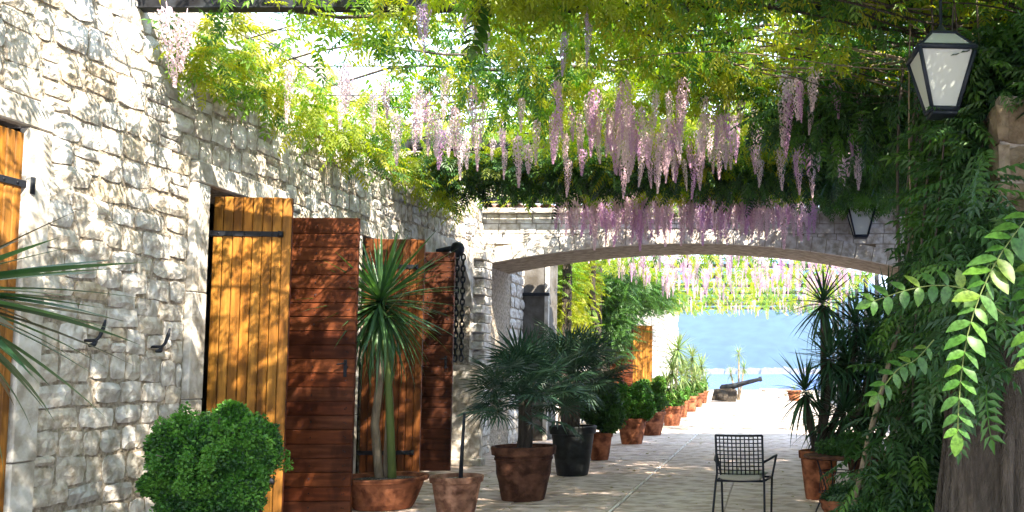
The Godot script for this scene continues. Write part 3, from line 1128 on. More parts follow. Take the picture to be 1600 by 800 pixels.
	for i in 150:
		var x := R(-4.1, 1.0)
		var d := R(9.0, 12.4)
		if rng.randf() < 0.3:
			x = R(-2.2, -0.4)
			d = R(10.2, 11.6)
		bloom.call(v, x, R(4.2, 4.45), d, R(0.55, 1.0), [0, 0, 1, 1, 2][rng.randi() % 5])
	for p in [[-4.2, 4.35, 10.6], [-4.05, 4.3, 10.8], [-4.35, 4.45, 9.6], [0.95, 4.2, 10.3], [1.0, 4.1, 10.6], [0.4, 4.35, 8.9], [0.15, 4.4, 9.3], [0.25, 4.3, 9.1], [-3.9, 4.4, 11.4], [-4.6, 4.4, 9.0], [-4.9, 4.42, 7.6], [-4.8, 4.4, 7.7]]:
		bloom.call(v, p[0], p[1], p[2], R(0.8, 1.05), 1)
	for i in 9:    # close to the viewer, in shade
		bloom.call(v, R(-2.9, -1.4), R(4.3, 4.5), R(7.4, 8.4), R(0.45, 0.75), 3)
	for i in 160:   # the row before the arch
		var x := R(-3.6, 0.8)
		bloom.call(v, x, R(4.45, 4.7), R(15.6, 17.1), R(1.05, 1.4), [0, 2, 2, 0, 1][rng.randi() % 5])
	# --- the vine beyond the arch
	var b := thing("wisteria_vine", "pale sunlit wisteria on the far pergola beyond the arch", "wisteria", P(-4.7, 0, 24))
	off = -b.position
	st = S()
	tr = []
	for i in 14:
		var u := i / 13.0
		tr.append(P(-4.55 + 0.12 * sin(u * 6.0), 4.5 * u, 25.0 + 0.2 * sin(u * 5.0)) + off)
	tube(st, tr, [0.16, 0.15, 0.13, 0.13, 0.12, 0.11, 0.1], 14, 0.12, 4, 0.4)
	obj("trunk", st, M.bark, b)
	for i in 12:
		st = S()
		var pts := []
		var w := R(0, 9)
		for k in 14:
			var u := k / 13.0
			pts.append(P(lerp(-5.0, 3.2, u), 4.6 + 0.09 * sin(u * 8.0 + w), 21.5 + i * 2.2 + 0.5 * sin(u * 5.0 + w)) + off)
		tube(st, pts, [0.03, 0.028, 0.02, 0.015], 5)
		obj("branch", st, M.stem, b)
	scatter("foliage", b, 15000, func(): return P(R(-5.2, 3.2), R(4.35, 4.85), R(20.5, 47.0)), func(p): return (0.5 if p.x < -3.6 else 0.16) + (0.1 if p.z > -23.0 else 0.0), M.wist, leaf_meshes, 1.2, 1.9, 1.0, 17)
	for i in 210:
		bloom.call(b, R(-4.2, 2.6), R(4.3, 4.6), R(20.6, 32.0), R(0.7, 1.05), [0, 0, 2][rng.randi() % 3])
	var more := []
	for i in 120:
		more.append(Transform3D(Basis(Vector3.UP, R(0, TAU)).scaled(Vector3.ONE * R(0.5, 0.85)), P(R(-4.2, 3.0), R(4.4, 4.6), R(32, 46)) - b.position))
	multi("flower_racemes", raceme_meshes[1], M.petal[0], b, more)
	# creepers on the wall beyond the arch
	var cr := thing("wall_creeper", "yellow green creeper on the house wall beyond the arch", "creeper", P(-5.1, 0, 24))
	for p in [[22.6, 2.9, 0.7, 0.8], [23.0, 3.8, 0.8, 0.5], [24.2, 3.0, 0.9, 0.8], [25.2, 3.8, 1.0, 0.6], [25.0, 2.4, 0.6, 0.5]]:
		scatter("foliage", cr, 620, func(): return P(-4.95 + R(-0.28, 0.3), p[1] + p[3] * clampf(rng.randfn() * 0.5, -1, 1), p[0] + p[2] * clampf(rng.randfn() * 0.5, -1, 1)), func(_p): return 0.85, [M.wist[2], M.wist[0], M.wist[1]], leaf_meshes, 0.9, 1.3, 1.5, int(p[0] * 10))
	st = S()
	for i in 5:
		tube(st, [P(-5.15, 0, 22.8 + i * 0.6) - cr.position, P(-5.1, 1.8, 23.0 + i * 0.5) - cr.position, P(-5.05, 4.2, 22.6 + i * 0.8) - cr.position], [0.03, 0.022, 0.012], 5)
	obj("stem", st, M.stem, cr)
	var cg := thing("wall_creeper", "dark green creeper hanging over the far red door beyond the arch", "creeper", P(-4.9, 0, 29))
	for p in [[27.6, 3.8, 1.2, 0.6, -4.5], [29.0, 3.4, 1.3, 0.8, -4.5], [30.5, 4.0, 1.6, 0.5, -4.2], [33.5, 4.1, 2.2, 0.45, -4.0], [28.0, 2.6, 0.8, 0.7, -4.7]]:
		scatter("foliage", cg, 900, func(): return P(p[4] + R(-0.6, 0.5), p[1] + p[3] * clampf(rng.randfn() * 0.55, -1.3, 1.1), p[0] + p[2] * clampf(rng.randfn() * 0.5, -1, 1)), func(_p): return 0.9, [M.ivy[0], M.ivy[1], M.wist[3]], leaf_meshes, 1.0, 1.6, 1.2, int(p[0] * 7))
	st = S()
	for i in 5:
		tube(st, [P(-5.15, 0, 27.2 + i * 0.5) - cg.position, P(-5.0, 2.2, 27.4 + i * 0.6) - cg.position, P(-4.6, 4.3, 27.6 + i * 1.1) - cg.position], [0.04, 0.03, 0.012], 5)
	obj("stem", st, M.stem, cg)
	# --- near shoots with big fresh leaflets at the right
	shoot("bright green wisteria shoot hanging in front of the trunk at right", [Vector3(0.86, 2.05, 2.9), Vector3(0.74, 1.92, 2.85), Vector3(0.64, 1.78, 2.8), Vector3(0.57, 1.62, 2.76), Vector3(0.54, 1.46, 2.75), Vector3(0.53, 1.32, 2.75)], 17, 0.07, 7)
	shoot("bright green wisteria shoot with round leaflets left of the trunk", [Vector3(0.85, 1.70, 3.5), Vector3(0.72, 1.78, 3.45), Vector3(0.60, 1.80, 3.42), Vector3(0.48, 1.78, 3.4), Vector3(0.36, 1.74, 3.4)], 9, 0.066, 8)
	shoot("small pale wisteria shoot low in the leaves left of the trunk", [Vector3(0.66, 1.62, 3.9), Vector3(0.58, 1.54, 3.85), Vector3(0.5, 1.5, 3.8), Vector3(0.42, 1.40, 3.8)], 7, 0.06, 9)
	shoot("bright leafy shoot at the right edge of the trunk", [Vector3(0.92, 1.95, 2.95), Vector3(0.82, 1.80, 2.9), Vector3(0.78, 1.66, 2.85), Vector3(0.76, 1.52, 2.8)], 10, 0.07, 10)
	shoot("spray of broad leaflets hanging below the near pergola beam at the top", [Vector3(-2.2, 4.5, 7.3), Vector3(-2.26, 4.32, 7.3), Vector3(-2.3, 4.15, 7.3), Vector3(-2.32, 4.0, 7.3)], 9, 0.13, 11)

# pts are (x, y, distance ahead)
func shoot(label: String, pts: Array, pairs: int, ll: float, sd: int) -> void:
	var base := P(pts[0].x, pts[0].y, pts[0].z)
	var o := thing("wisteria_shoot", label, "shoot", base)
	var c := Curve3D.new()
	for p in pts:
		c.add_point(P(p.x, p.y, p.z) - base)
	var line := []
	for i in 13:
		line.append(c.sample_baked(c.get_baked_length() * i / 12.0, true))
	var st := S()
	tube(st, line, [0.0035, 0.003, 0.0025, 0.002], 5)
	obj("stem", st, M.stem_green, o)
	# a leaflet with a folded midrib and pointed tip
	var shapes := []
	for v in 3:
		st = S()
		st.set_smooth_group(1)
		var n := 7
		var wid := [0.15, 0.8, 1.08, 1.12, 0.95, 0.58, 0.0]
		for i in n - 1:
			var a := float(i) / (n - 1)
			var b := float(i + 1) / (n - 1)
			var curl := 0.16 + 0.1 * v
			var pa := Vector3(a, -curl * a * a, 0)
			var pb := Vector3(b, -curl * b * b, 0)
			var wa := Vector3(0, 0.05 * wid[i], 0.24 * wid[i])
			var wb := Vector3(0, 0.05 * wid[i + 1], 0.24 * wid[i + 1])
			var ma := wa * Vector3(1, 1, -1)
			var mb := wb * Vector3(1, 1, -1)
			quad(st, pa, pa + wa, pb + wb, pb)
			quad(st, pa + ma, pa, pb, pb + mb)
		shapes.append(done(st))
	rng.seed = 900 + sd
	for i in pairs:
		var u := 0.16 + 0.82 * i / (pairs - 1)
		var len_ := c.get_baked_length()
		var p := c.sample_baked(len_ * u, true)
		var dir := (c.sample_baked(len_ * min(u + 0.05, 1.0), true) - c.sample_baked(len_ * (u - 0.05), true)).normalized()
		var side := dir.cross(Vector3(0, 0.25, 1)).normalized()
		var k := ll * (0.65 + 0.45 * sin(PI * (0.25 + 0.6 * u))) * R(0.7, 1.2)
		for s in [-1, 1]:
			var out: Vector3 = (side * s * 0.92 + dir * 0.35 + Vector3(0, -0.15, R(-0.15, 0.35))).normalized()
			var zz: Vector3 = out.cross(Vector3(R(-0.3, 0.3), 0.75, 0.6)).normalized()
			var yy: Vector3 = zz.cross(out).normalized()
			inst("leaflet", shapes[rng.randi() % 3], M.fresh[rng.randi() % 5], o, Transform3D(Basis(out * k, yy * k, zz * k), p))
	var e := c.sample_baked(c.get_baked_length(), true)
	var dd: Vector3 = (e - line[10]).normalized()
	var z2: Vector3 = dd.cross(Vector3(0.1, 0.4, 0.9)).normalized()
	inst("leaflet", shapes[0], M.fresh[1], o, Transform3D(Basis(dd * ll, z2.cross(dd) * ll, z2 * ll), e))

# ------------------------------------------------------------------ plants in pots
func pot(o: Node3D, r: float, h: float, m: Material, style := 0, fill: Material = null) -> void:
	var st := S()
	var b := r * 0.66
	var rim_h := h * 0.17
	var rr := r * 0.9
	var prof := [Vector2(b * 0.98, 0), Vector2(b, 0.01)]
	for k in 5:
		var u := (k + 1) / 5.0
		prof.append(Vector2(lerp(b, rr, pow(u, 0.9)), (h - rim_h) * u))
	if style == 1:      # ribbed below the rim
		prof[4] = Vector2(prof[4].x + 0.012, prof[4].y)
	lathe(st, prof, 36, 0.004)
	var body := obj("pot", st, m, o)
	st = S()
	lathe(st, [Vector2(rr, h - rim_h), Vector2(r * 0.985, h - rim_h + 0.008), Vector2(r, h - rim_h * 0.5), Vector2(r * 1.01, h - 0.02), Vector2(r, h - 0.004), Vector2(r * 0.96, h), Vector2(r * 0.89, h - 0.006), Vector2(r * 0.87, h - 0.06)], 36, 0.004)
	if style == 1:
		lathe(st, [Vector2(rr - 0.012, h - rim_h * 1.55), Vector2(rr + 0.004, h - rim_h * 1.45), Vector2(rr + 0.004, h - rim_h * 1.25), Vector2(rr - 0.01, h - rim_h * 1.15)], 36, 0.004)
	obj("rim", st, m, body)
	st = S()
	lathe(st, [Vector2(r * 0.88, h - 0.05), Vector2(r * 0.5, h - 0.03), Vector2(0.002, h - 0.02)], 20, 0.02)
	obj("soil", st, fill if fill else M.soil, o)

# one sword-shaped blade along +x, length 1
func blade(width: float, droop: float, segs := 7) -> ArrayMesh:
	var st := S()
	st.set_smooth_group(1)
	var p := []
	var w := []
	for i in segs + 1:
		var u := float(i) / segs
		p.append(Vector3(u * (1.0 - 0.25 * droop * u), -droop * pow(u, 2.2), 0))
		w.append(width * 0.5 * (0.65 + 0.7 * sin(PI * min(1.0, 0.15 + u * 0.75))) * (1.0 - pow(u, 3.0)))
	for i in segs:
		for s in [-1, 1]:
			var a := Vector3(0, w[i] * 0.35, w[i] * s)
			var b := Vector3(0, w[i + 1] * 0.35, w[i + 1] * s)
			if s > 0:
				quad(st, p[i], p[i] + a, p[i + 1] + b, p[i + 1])
			else:
				quad(st, p[i] + a, p[i], p[i + 1], p[i + 1] + b)
	return done(st)

var blades := []

func head(o: Node3D, at: Vector3, n: int, len_: float, mats: Array, low := -0.75, wide := 1.0, high := 1.35) -> void:
	if blades.is_empty():
		blades = [blade(0.038, 0.04), blade(0.036, 0.12), blade(0.04, 0.2), blade(0.036, 0.42)]
	for i in n:
		var u := (i + 0.5) / n
		var el: float = lerp(high, low, pow(u, 0.85)) + R(-0.15, 0.15)
		var az := i * 2.39996 + R(-0.25, 0.25)
		var k := len_ * R(0.75, 1.08) * (0.8 if el > 1.1 else 1.0)
		var b := Basis(Vector3.UP, az) * Basis(Vector3(0, 0, 1), el) * Basis(Vector3(1, 0, 0), R(-0.35, 0.35))
		var v: int = clampi(int(u * 3.2 + R(-0.7, 0.9)), 0, 3)
		inst("leaf", blades[v], mats[rng.randi() % mats.size()], o, Transform3D(b * Basis.from_scale(Vector3(k, k, k * wide)), at + Vector3(R(-0.015, 0.015), -0.14 * u, R(-0.015, 0.015))))

func stem(o: Node3D, pts: Array, radii: Array, m: Material, called := "trunk") -> void:
	var st := S()
	tube(st, pts, radii, 10, 0.05, 3, 0.6)
	obj(called, st, m, o)

# fan palm frond: stalk along +x then a fan
func frond(stalk: float, fan: float, n: int, droop: float) -> ArrayMesh:
	var st := S()
	tube(st, [Vector3.ZERO, Vector3(stalk * 0.5, 0.02, 0), Vector3(stalk, 0, 0)], [0.009, 0.007, 0.005], 5)
	var c := Vector3(stalk, 0, 0)
	for i in n:
		var a: float = lerp(-2.35, 2.35, (i + 0.5) / n) + R(-0.05, 0.05)
		var k := fan * (0.78 + 0.22 * cos(a * 0.7)) * R(0.92, 1.06)
		var d := Vector3(cos(a), R(-0.04, 0.10), sin(a)).normalized()
		var s := Vector3(-sin(a), 0, cos(a))
		var m1 := c + d * k * 0.5
		var tip := c + d * k + Vector3(0, -droop * k * R(0.6, 1.3), 0)
		var w := s * k * 0.035
		var up := Vector3(0, k * 0.022, 0)
		tri(st, c, m1 + up, m1 + w)
		tri(st, c, m1 - w, m1 + up)
		tri(st, m1 + w, m1 + up, tip)
		tri(st, m1 + up, m1 - w, tip)
	return done(st)

var fronds := []

func fan_palm(label: String, at: Vector3, pr: float, ph: float, pm: Material, crown: float, spread: float, n: int, style := 0) -> void:
	if fronds.is_empty():
		fronds = [frond(0.46, 0.36, 24, 0.1), frond(0.4, 0.4, 26, 0.22), frond(0.52, 0.34, 22, 0.3)]
	var o := thing("potted_fan_palm", label, "potted palm", at)
	pot(o, pr, ph, pm, style)
	stem(o, [Vector3(0, ph - 0.06, 0), Vector3(0.02, ph + 0.1, 0.01), Vector3(0, crown, 0)], [0.09, 0.085, 0.07], M.bark)
	for i in n:
		var u := (i + 0.5) / n
		var el: float = lerp(1.4, -0.35, pow(u, 0.9)) + R(-0.18, 0.18)
		var az := i * 2.39996 + R(-0.3, 0.3)
		var b := Basis(Vector3.UP, az) * Basis(Vector3(0, 0, 1), el) * Basis(Vector3(1, 0, 0), R(-0.6, 0.6))
		var k := spread * R(0.8, 1.12)
		inst("frond", fronds[rng.randi() % 3], M.palm[rng.randi() % 3], o, Transform3D(b.scaled(Vector3.ONE * k), Vector3(R(-0.04, 0.04), crown + R(-0.12, 0.08), R(-0.04, 0.04))))

func tuft(w: float, n: int) -> ArrayMesh:
	var st := S()
	for i in n:
		var a := R(0, TAU)
		var d := Vector3(cos(a), R(-0.2, 1.0), sin(a)).normalized()
		var s := d.cross(Vector3(R(-1, 1), R(-1, 1), R(-1, 1))).normalized() * w * 0.28
		var b := d * w * R(0.1, 0.5)
		var up := d.cross(s).normalized() * w * 0.08
		tri(st, b, b + d * w * 0.5 + s + up, b + d * w)
		tri(st, b, b + d * w, b + d * w * 0.5 - s + up)
	return done(st)

var tufts := []

# bushy mass of small leaves in a few joined lobes
func bush(o: Node3D, lobes: Array, count: int, mats: Array, s0: float, s1: float) -> void:
	if tufts.is_empty():
		tufts = [tuft(0.034, 9), tuft(0.04, 8)]
	var lots := []
	for m in mats.size():
		lots.append([])
	var n := FastNoiseLite.new()
	n.seed = 12
	n.frequency = 2.6
	for i in count:
		var l: Array = lobes[rng.randi() % lobes.size()]
		var d := Vector3(rng.randfn(), rng.randfn(), rng.randfn()).normalized()
		var c: Vector3 = l[0]
		var bump := 1.0 + 0.22 * n.get_noise_3dv((c + d) * 1.0 + Vector3(c.x * 3, 0, 0)) + 0.12 * n.get_noise_3dv(d * 3.1)
		var r: float = pow(R(0.25, 1.0), 0.45) * bump
		var p: Vector3 = c + d * r * (l[1] as Vector3)
		var b := Basis(d.cross(Vector3(0.3, 1, 0.2)).normalized(), R(0, TAU)) * Basis(Vector3.UP, R(0, TAU))
		var pick := int(clampf((0.5 + n.get_noise_3dv(p * 1.2) + R(-0.3, 0.3)) * mats.size(), 0, mats.size() - 1))
		lots[pick].append(Transform3D(b.scaled(Vector3.ONE * R(s0, s1)), p))
	for m in mats.size():
		multi("foliage", tufts[m % 2], mats[m], o, lots[m])

func left_pots() -> void:
	# near dracaena whose leaves reach in from the left
	var o := thing("potted_dracaena", "dracaena whose long green leaves reach in at the left edge", "potted plant", P(-3.04, 0, 3.5))
	pot(o, 0.3, 0.6, M.terracotta, 1, M.gravel)
	stem(o, [Vector3(0, 0.55, 0), Vector3(0.03, 1.0, 0.02), Vector3(-0.02, 1.74, 0)], [0.055, 0.045, 0.04], M.pale_bark)
	head(o, Vector3(-0.02, 1.82, 0), 130, 0.66, [M.dark_blade[0], M.dark_blade[1], M.dark_blade[2], M.dark_blade[1], M.dark_blade[0], M.dark_blade[3]], -1.25, 1.7, 0.5)
	# round bush
	o = thing("potted_bush", "dense round green bush in front of the yellow door", "potted bush", P(-4.0, 0, 7.0))
	pot(o, 0.3, 0.5, M.old_clay)
	stem(o, [Vector3(0, 0.45, 0), Vector3(0.02, 0.7, 0), Vector3(0, 0.9, 0)], [0.03, 0.028, 0.02], M.bark)
	var stray := []
	for i in 26:
		var dd := Vector3(rng.randfn(), R(-0.3, 1.2), rng.randfn()).normalized()
		var c := Vector3(0, 0.85, 0) + dd * Vector3(0.44, 0.38, 0.4)
		stray.append([c, Vector3(0.05, 0.07, 0.05) * R(0.7, 1.3)])
		stem(o, [Vector3(0, 0.75, 0), c * 0.6 + Vector3(0, 0.34, 0), c + Vector3(0, 0.05, 0)], [0.008, 0.005, 0.003], M.stem, "twig")
	bush(o, stray, 900, [M.box_leaf[2], M.box_leaf[0]], 0.5, 0.9)
	var lobes := [[Vector3(0.0, 0.84, 0), Vector3(0.44, 0.36, 0.42)], [Vector3(-0.26, 0.95, 0.05), Vector3(0.24, 0.24, 0.26)], [Vector3(0.26, 0.94, 0.04), Vector3(0.25, 0.25, 0.26)], [Vector3(0.03, 1.02, -0.05), Vector3(0.36, 0.18, 0.32)], [Vector3(-0.1, 0.6, 0.05), Vector3(0.34, 0.26, 0.3)], [Vector3(0.22, 0.66, 0.1), Vector3(0.22, 0.22, 0.22)], [Vector3(0.1, 1.18, 0.0), Vector3(0.1, 0.1, 0.1)], [Vector3(-0.42, 0.7, 0.1), Vector3(0.12, 0.08, 0.14)]]
	for l in lobes:
		l[0] *= Vector3(0.87, 0.98, 0.87)
		l[1] *= Vector3(0.87, 0.96, 0.87)
	bush(o, lobes, 26000, [M.box_leaf[1], M.box_leaf[0], M.box_leaf[1], M.box_leaf[2]], 0.45, 0.95)
	# tall dracaena
	o = thing("potted_dracaena", "tall dracaena with several stems in a wide low bowl between the doors", "potted plant", P(-4.22, 0, 10.58))
	pot(o, 0.46, 0.345, M.terracotta, 0, M.gravel)
	stem(o, [Vector3(-0.05, 0.28, 0), Vector3(-0.12, 0.9, 0.0), Vector3(-0.06, 1.5, 0.02), Vector3(-0.1, 2.15, 0)], [0.05, 0.045, 0.04, 0.035], M.pale_bark)
	stem(o, [Vector3(0.1, 0.28, 0.03), Vector3(0.06, 0.9, 0.03), Vector3(0.02, 1.5, 0.03), Vector3(-0.08, 2.15, 0.02)], [0.045, 0.042, 0.036, 0.03], M.stem_green)
	stem(o, [Vector3(0.0, 0.28, -0.06), Vector3(0.02, 1.1, -0.05), Vector3(-0.06, 2.1, -0.02)], [0.045, 0.04, 0.03], M.pale_bark)
	head(o, Vector3(-0.1, 2.3, 0), 210, 0.98, [M.blade[0], M.dark_blade[1], M.blade[1], M.dark_blade[2]], -1.15, 0.8)
	head(o, Vector3(-0.06, 2.1, 0.02), 26, 0.7, [M.blade[0], M.dry], -1.3, 0.8)
	# small pot with a black stake
	o = thing("potted_stake", "pale clay pot holding a thin black stake", "pot", P(-3.21, 0, 9.9))
	pot(o, 0.265, 0.42, M.pale_clay, 0, M.gravel)
	stem(o, [Vector3(0.04, 0.38, 0), Vector3(0.05, 0.7, 0), Vector3(0.065, 1.05, 0)], [0.022, 0.018, 0.013], M.iron, "stake")
	# fan palms
	fan_palm("fan palm in a big ribbed brown clay pot", P(-2.86, 0, 11.2), 0.365, 0.62, M.old_clay, 1.15, 1.02, 54, 1)
	fan_palm("dark fan palm in a tall dark pot behind the brown one", P(-2.83, 0, 13.8), 0.33, 0.7, M.dark_pot, 1.35, 1.12, 54)
	# dark round shrub in a small red pot
	o = thing("potted_shrub", "dark round shrub in a small red clay pot", "potted bush", P(-2.85, 0, 16.1))
	pot(o, 0.215, 0.45, M.terracotta)
	stem(o, [Vector3(0, 0.4, 0), Vector3(0.01, 0.7, 0), Vector3(0, 0.95, 0)], [0.02, 0.018, 0.015], M.pale_bark)
	bush(o, [[Vector3(-0.02, 0.98, 0), Vector3(0.34, 0.42, 0.34)], [Vector3(0.14, 0.72, 0), Vector3(0.25, 0.25, 0.25)], [Vector3(-0.2, 1.25, 0.1), Vector3(0.16, 0.2, 0.16)]], 4200, M.ivy, 1.1, 1.9)
	# sunny row beyond the arch
	o = thing("potted_shrub", "leafy green shrub in the first sunlit pot past the arch", "potted bush", P(-2.81, 0, 19.5))
	pot(o, 0.31, 0.52, M.terracotta)
	stem(o, [Vector3(0, 0.45, 0), Vector3(0.01, 0.7, 0), Vector3(0, 0.9, 0)], [0.02, 0.018, 0.015], M.bark)
	bush(o, [[Vector3(-0.05, 0.78, 0), Vector3(0.36, 0.32, 0.36)], [Vector3(0.16, 0.98, 0), Vector3(0.22, 0.26, 0.24)], [Vector3(-0.22, 1.0, 0.1), Vector3(0.16, 0.2, 0.16)], [Vector3(0.3, 0.7, 0.1), Vector3(0.16, 0.18, 0.16)]], 3600, [M.box_leaf[2], M.fresh[1], M.box_leaf[0]], 1.0, 1.7)
	o = thing("potted_shrub", "bright green shrub in the second sunlit pot past the arch", "potted bush", P(-2.73, 0, 22.1))
	pot(o, 0.32, 0.54, M.terracotta, 1)
	stem(o, [Vector3(0, 0.45, 0), Vector3(0.01, 0.7, 0), Vector3(0, 0.9, 0)], [0.02, 0.018, 0.015], M.bark)
	bush(o, [[Vector3(0.0, 0.78, 0), Vector3(0.34, 0.3, 0.34)], [Vector3(-0.2, 1.0, 0), Vector3(0.2, 0.26, 0.22)], [Vector3(0.15, 1.12, 0.05), Vector3(0.14, 0.2, 0.14)]], 3400, [M.fresh[3], M.fresh[1], M.box_leaf[2]], 1.0, 1.7)
	sunny("third", P(-2.65, 0, 25.8), 0.3, 0.52, [[1.5, 0.0], [2.1, 0.15], [1.1, -0.15]], "tall cordyline in the third sunlit pot past the arch")
	sunny("fourth", P(-2.85, 0, 30.2), 0.3, 0.52, [[1.4, 0.05], [1.9, -0.2]], "narrow leaved cordyline in the fourth sunlit pot past the arch")
	sunny("fifth", P(-2.92, 0, 34.4), 0.33, 0.55, [[1.5, -0.1], [1.2, 0.2], [2.0, 0.1]], "cordyline in the fifth sunlit pot along the house wall")
	sunny("sixth", P(-3.0, 0, 38.6), 0.33, 0.55, [[1.3, -0.1], [1.7, 0.2]], "cordyline in the sixth sunlit pot along the house wall")
	sunny("last", P(-3.12, 0, 42.8), 0.36, 0.55, [[1.3, -0.1], [1.0, 0.2]], "cordyline in the last clay pot near the cannon")

func sunny(_n: String, at: Vector3, r: float, h: float, heads: Array, label: String) -> void:
	var o := thing("potted_cordyline", label, "potted plant", at, "sunlit pots past the arch")
	pot(o, r, h, M.terracotta)
	bush(o, [[Vector3(0, h + 0.2, 0), Vector3(0.3, 0.26, 0.3)]], 900, [M.fresh[3], M.box_leaf[2]], 1.2, 2.2)
	for k in heads:
		stem(o, [Vector3(k[1] * 0.3, h - 0.05, 0), Vector3(k[1] * 0.8, h + (k[0] - h) * 0.5, R(-0.05, 0.05)), Vector3(k[1], k[0], 0)], [0.03, 0.025, 0.02], M.pale_bark)
		head(o, Vector3(k[1], k[0], 0), 72, 0.66, M.sun_blade, -1.0, 1.2)

# ------------------------------------------------------------------ right side
func right_side() -> void:
	# stone pillar behind the old trunk
	var pl := thing("stone_pillar", "rough tan stone pillar behind the old wisteria trunk", "pillar", P(1.95, 0, 6.9))
	var st := S()
	box(st, Vector3(-0.36, 0, -0.4), Vector3(0.6, 3.4, 0.32))
	obj("core", st, M.mortar, pl)
	var y := 0.0
	while y < 3.3:
		var h := R(0.2, 0.32)
		for face in 2:
			var a := -0.4
			var hi := 0.6 if face == 0 else 0.4
			while a < hi - 0.1:
				var w: float = min(R(0.22, 0.5), hi - a)
				st = S()
				var t := Transform3D(Basis.IDENTITY, Vector3(a + w / 2, y + h / 2, 0.32)) if face == 0 else Transform3D(Basis(Vector3(0, 0, 1), Vector3.UP, Vector3(-1, 0, 0)), Vector3(-0.36, y + h / 2, a + w / 2))
				rubble(st, t, w - 0.02, h - 0.02, R(0.04, 0.07))
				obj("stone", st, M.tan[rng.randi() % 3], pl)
				a += w
		y += h
	# garden wall on the right, under the creeper
	var gw := thing("garden_wall", "low shaded stone wall at the right behind the creepers", "wall", P(3.1, 0, 12))
	st = S()
	box(st, Vector3(0, -0.1, -5.3), Vector3(0.4, 2.0, 4.6))
	obj("core", st, M.mortar, gw)
	st = S()
	y = 0.0
	while y < 1.95:
		var h := R(0.2, 0.3)
		var d := -4.6
		while d < 5.2:
			var w := R(0.3, 0.6)
			rubble(st, Transform3D(Basis(Vector3(0, 0, 1), Vector3.UP, Vector3(-1, 0, 0)), Vector3(0, y + h / 2, -d - w / 2)), w - 0.02, h - 0.02, 0.05)
			d += w
		y += h
	stuff(obj("stones", st, M.stone[3], gw))
	# creeper cascading on the right
	var cr := thing("climbing_vine", "dark green wisteria leaves cascading in front of the arch's right pier", "creeper", P(1.7, 0, 9))
	var lobes := [[1.75, 3.8, 8.6, 0.35, 0.5], [1.85, 3.0, 8.2, 0.32, 0.5], [1.72, 2.35, 8.0, 0.5, 0.6], [1.5, 1.9, 7.8, 0.42, 0.4], [1.45, 1.2, 7.6, 0.42, 0.5], [1.25, 0.6, 7.4, 0.5, 0.55], [1.75, 1.2, 8.4, 0.5, 0.9], [0.9, 4.2, 9.8, 0.9, 0.25], [2.7, 3.4, 10.5, 0.5, 0.9], [2.7, 4.0, 9.0, 0.7, 0.4], [2.6, 2.2, 11, 0.6, 1.2], [1.05, 0.35, 7.5, 0.35, 0.3], [1.55, 3.4, 7.3, 0.22, 0.5], [1.5, 2.6, 7.1, 0.25, 0.5], [2.1, 4.0, 7.4, 0.35, 0.35], [2.15, 3.6, 6.9, 0.2, 0.2], [2.1, 3.5, 6.52, 0.13, 0.16], [2.0, 2.1, 6.3, 0.12, 0.3], [1.13, 1.75, 5.75, 0.16, 0.3], [1.3, 2.35, 5.95, 0.2, 0.3], [1.7, 1.7, 12.2, 0.6, 0.6]]
	for l in lobes:
		scatter("foliage", cr, 1000 if l[2] > 6.5 else 260, func(): return P(l[0] + l[3] * clampf(rng.randfn() * 0.5, -1.2, 1.2), l[1] + l[4] * clampf(rng.randfn() * 0.55, -1.3, 1.3), l[2] + 0.45 * rng.randfn() * 0.6), func(_p): return 0.9, [M.ivy[0], M.ivy[2], M.ivy[0], M.ivy[1], M.ivy_light], leaf_meshes, 0.8, 1.5, 2.6, int(l[1] * 100))
	for i in 7:
		st = S()
		var pts := []
		var w := R(0, 9)
		var x := R(1.3, 1.9)
		for k in 10:
			var u := k / 9.0
			pts.append(P(x - 0.25 * (1.0 - u) + 0.08 * sin(u * 5.0 + w), 4.4 * u, 8.2 + 0.3 * sin(u * 3.0 + w) + i * 0.1) - cr.position)
		tube(st, pts, [R(0.02, 0.035), 0.02, 0.015], 6)
		obj("stem", st, M.stem, cr)
	# pale leaning poles
	for p in [[0.55, 0.98, 7.6], [0.73, 1.14, 7.65]]:
		var po := thing("leaning_pole", "pale wooden pole leaning in the leaves, %s" % ("the longer one at left" if p[0] < 0.6 else "the shorter one at right"), "pole", P(p[0], 0, p[2]))
		st = S()
		tube(st, [Vector3(0, 0, 0), Vector3(0.22, 0.95, -0.05), Vector3(p[1] - p[0] + 0.08, 1.95 if p[0] < 0.6 else 1.75, -0.12)], [0.026, 0.024, 0.02], 8)
		obj("shaft", st, M.pale_bark, po)
	# yuccas
	var o := thing("potted_yucca", "tall dark yucca with several heads in a terracotta pot at right", "potted plant", P(0.56, 0, 11.3))
	pot(o, 0.24, 0.56, M.terracotta)
	stem(o, [Vector3(0, 0.5, 0), Vector3(0.06, 1.2, 0), Vector3(0.05, 2.22, 0)], [0.05, 0.045, 0.035], M.bark)
	head(o, Vector3(0.05, 2.34, 0), 75, 0.62, [M.dark_blade[0], M.dark_blade[1]], -1.1)
	stem(o, [Vector3(-0.03, 0.5, 0.05), Vector3(-0.12, 0.9, 0.05), Vector3(-0.16, 1.2, 0.05)], [0.045, 0.04, 0.035], M.bark)
	head(o, Vector3(-0.16, 1.3, 0.05), 75, 0.6, [M.dark_blade[0], M.dark_blade[1]], -1.1)
	stem(o, [Vector3(0.05, 0.5, -0.05), Vector3(0.3, 1.2, -0.05), Vector3(0.34, 1.55, -0.05)], [0.045, 0.04, 0.035], M.bark)
	head(o, Vector3(0.34, 1.62, -0.05), 75, 0.62, [M.dark_blade[0], M.dark_blade[1]], -1.1)
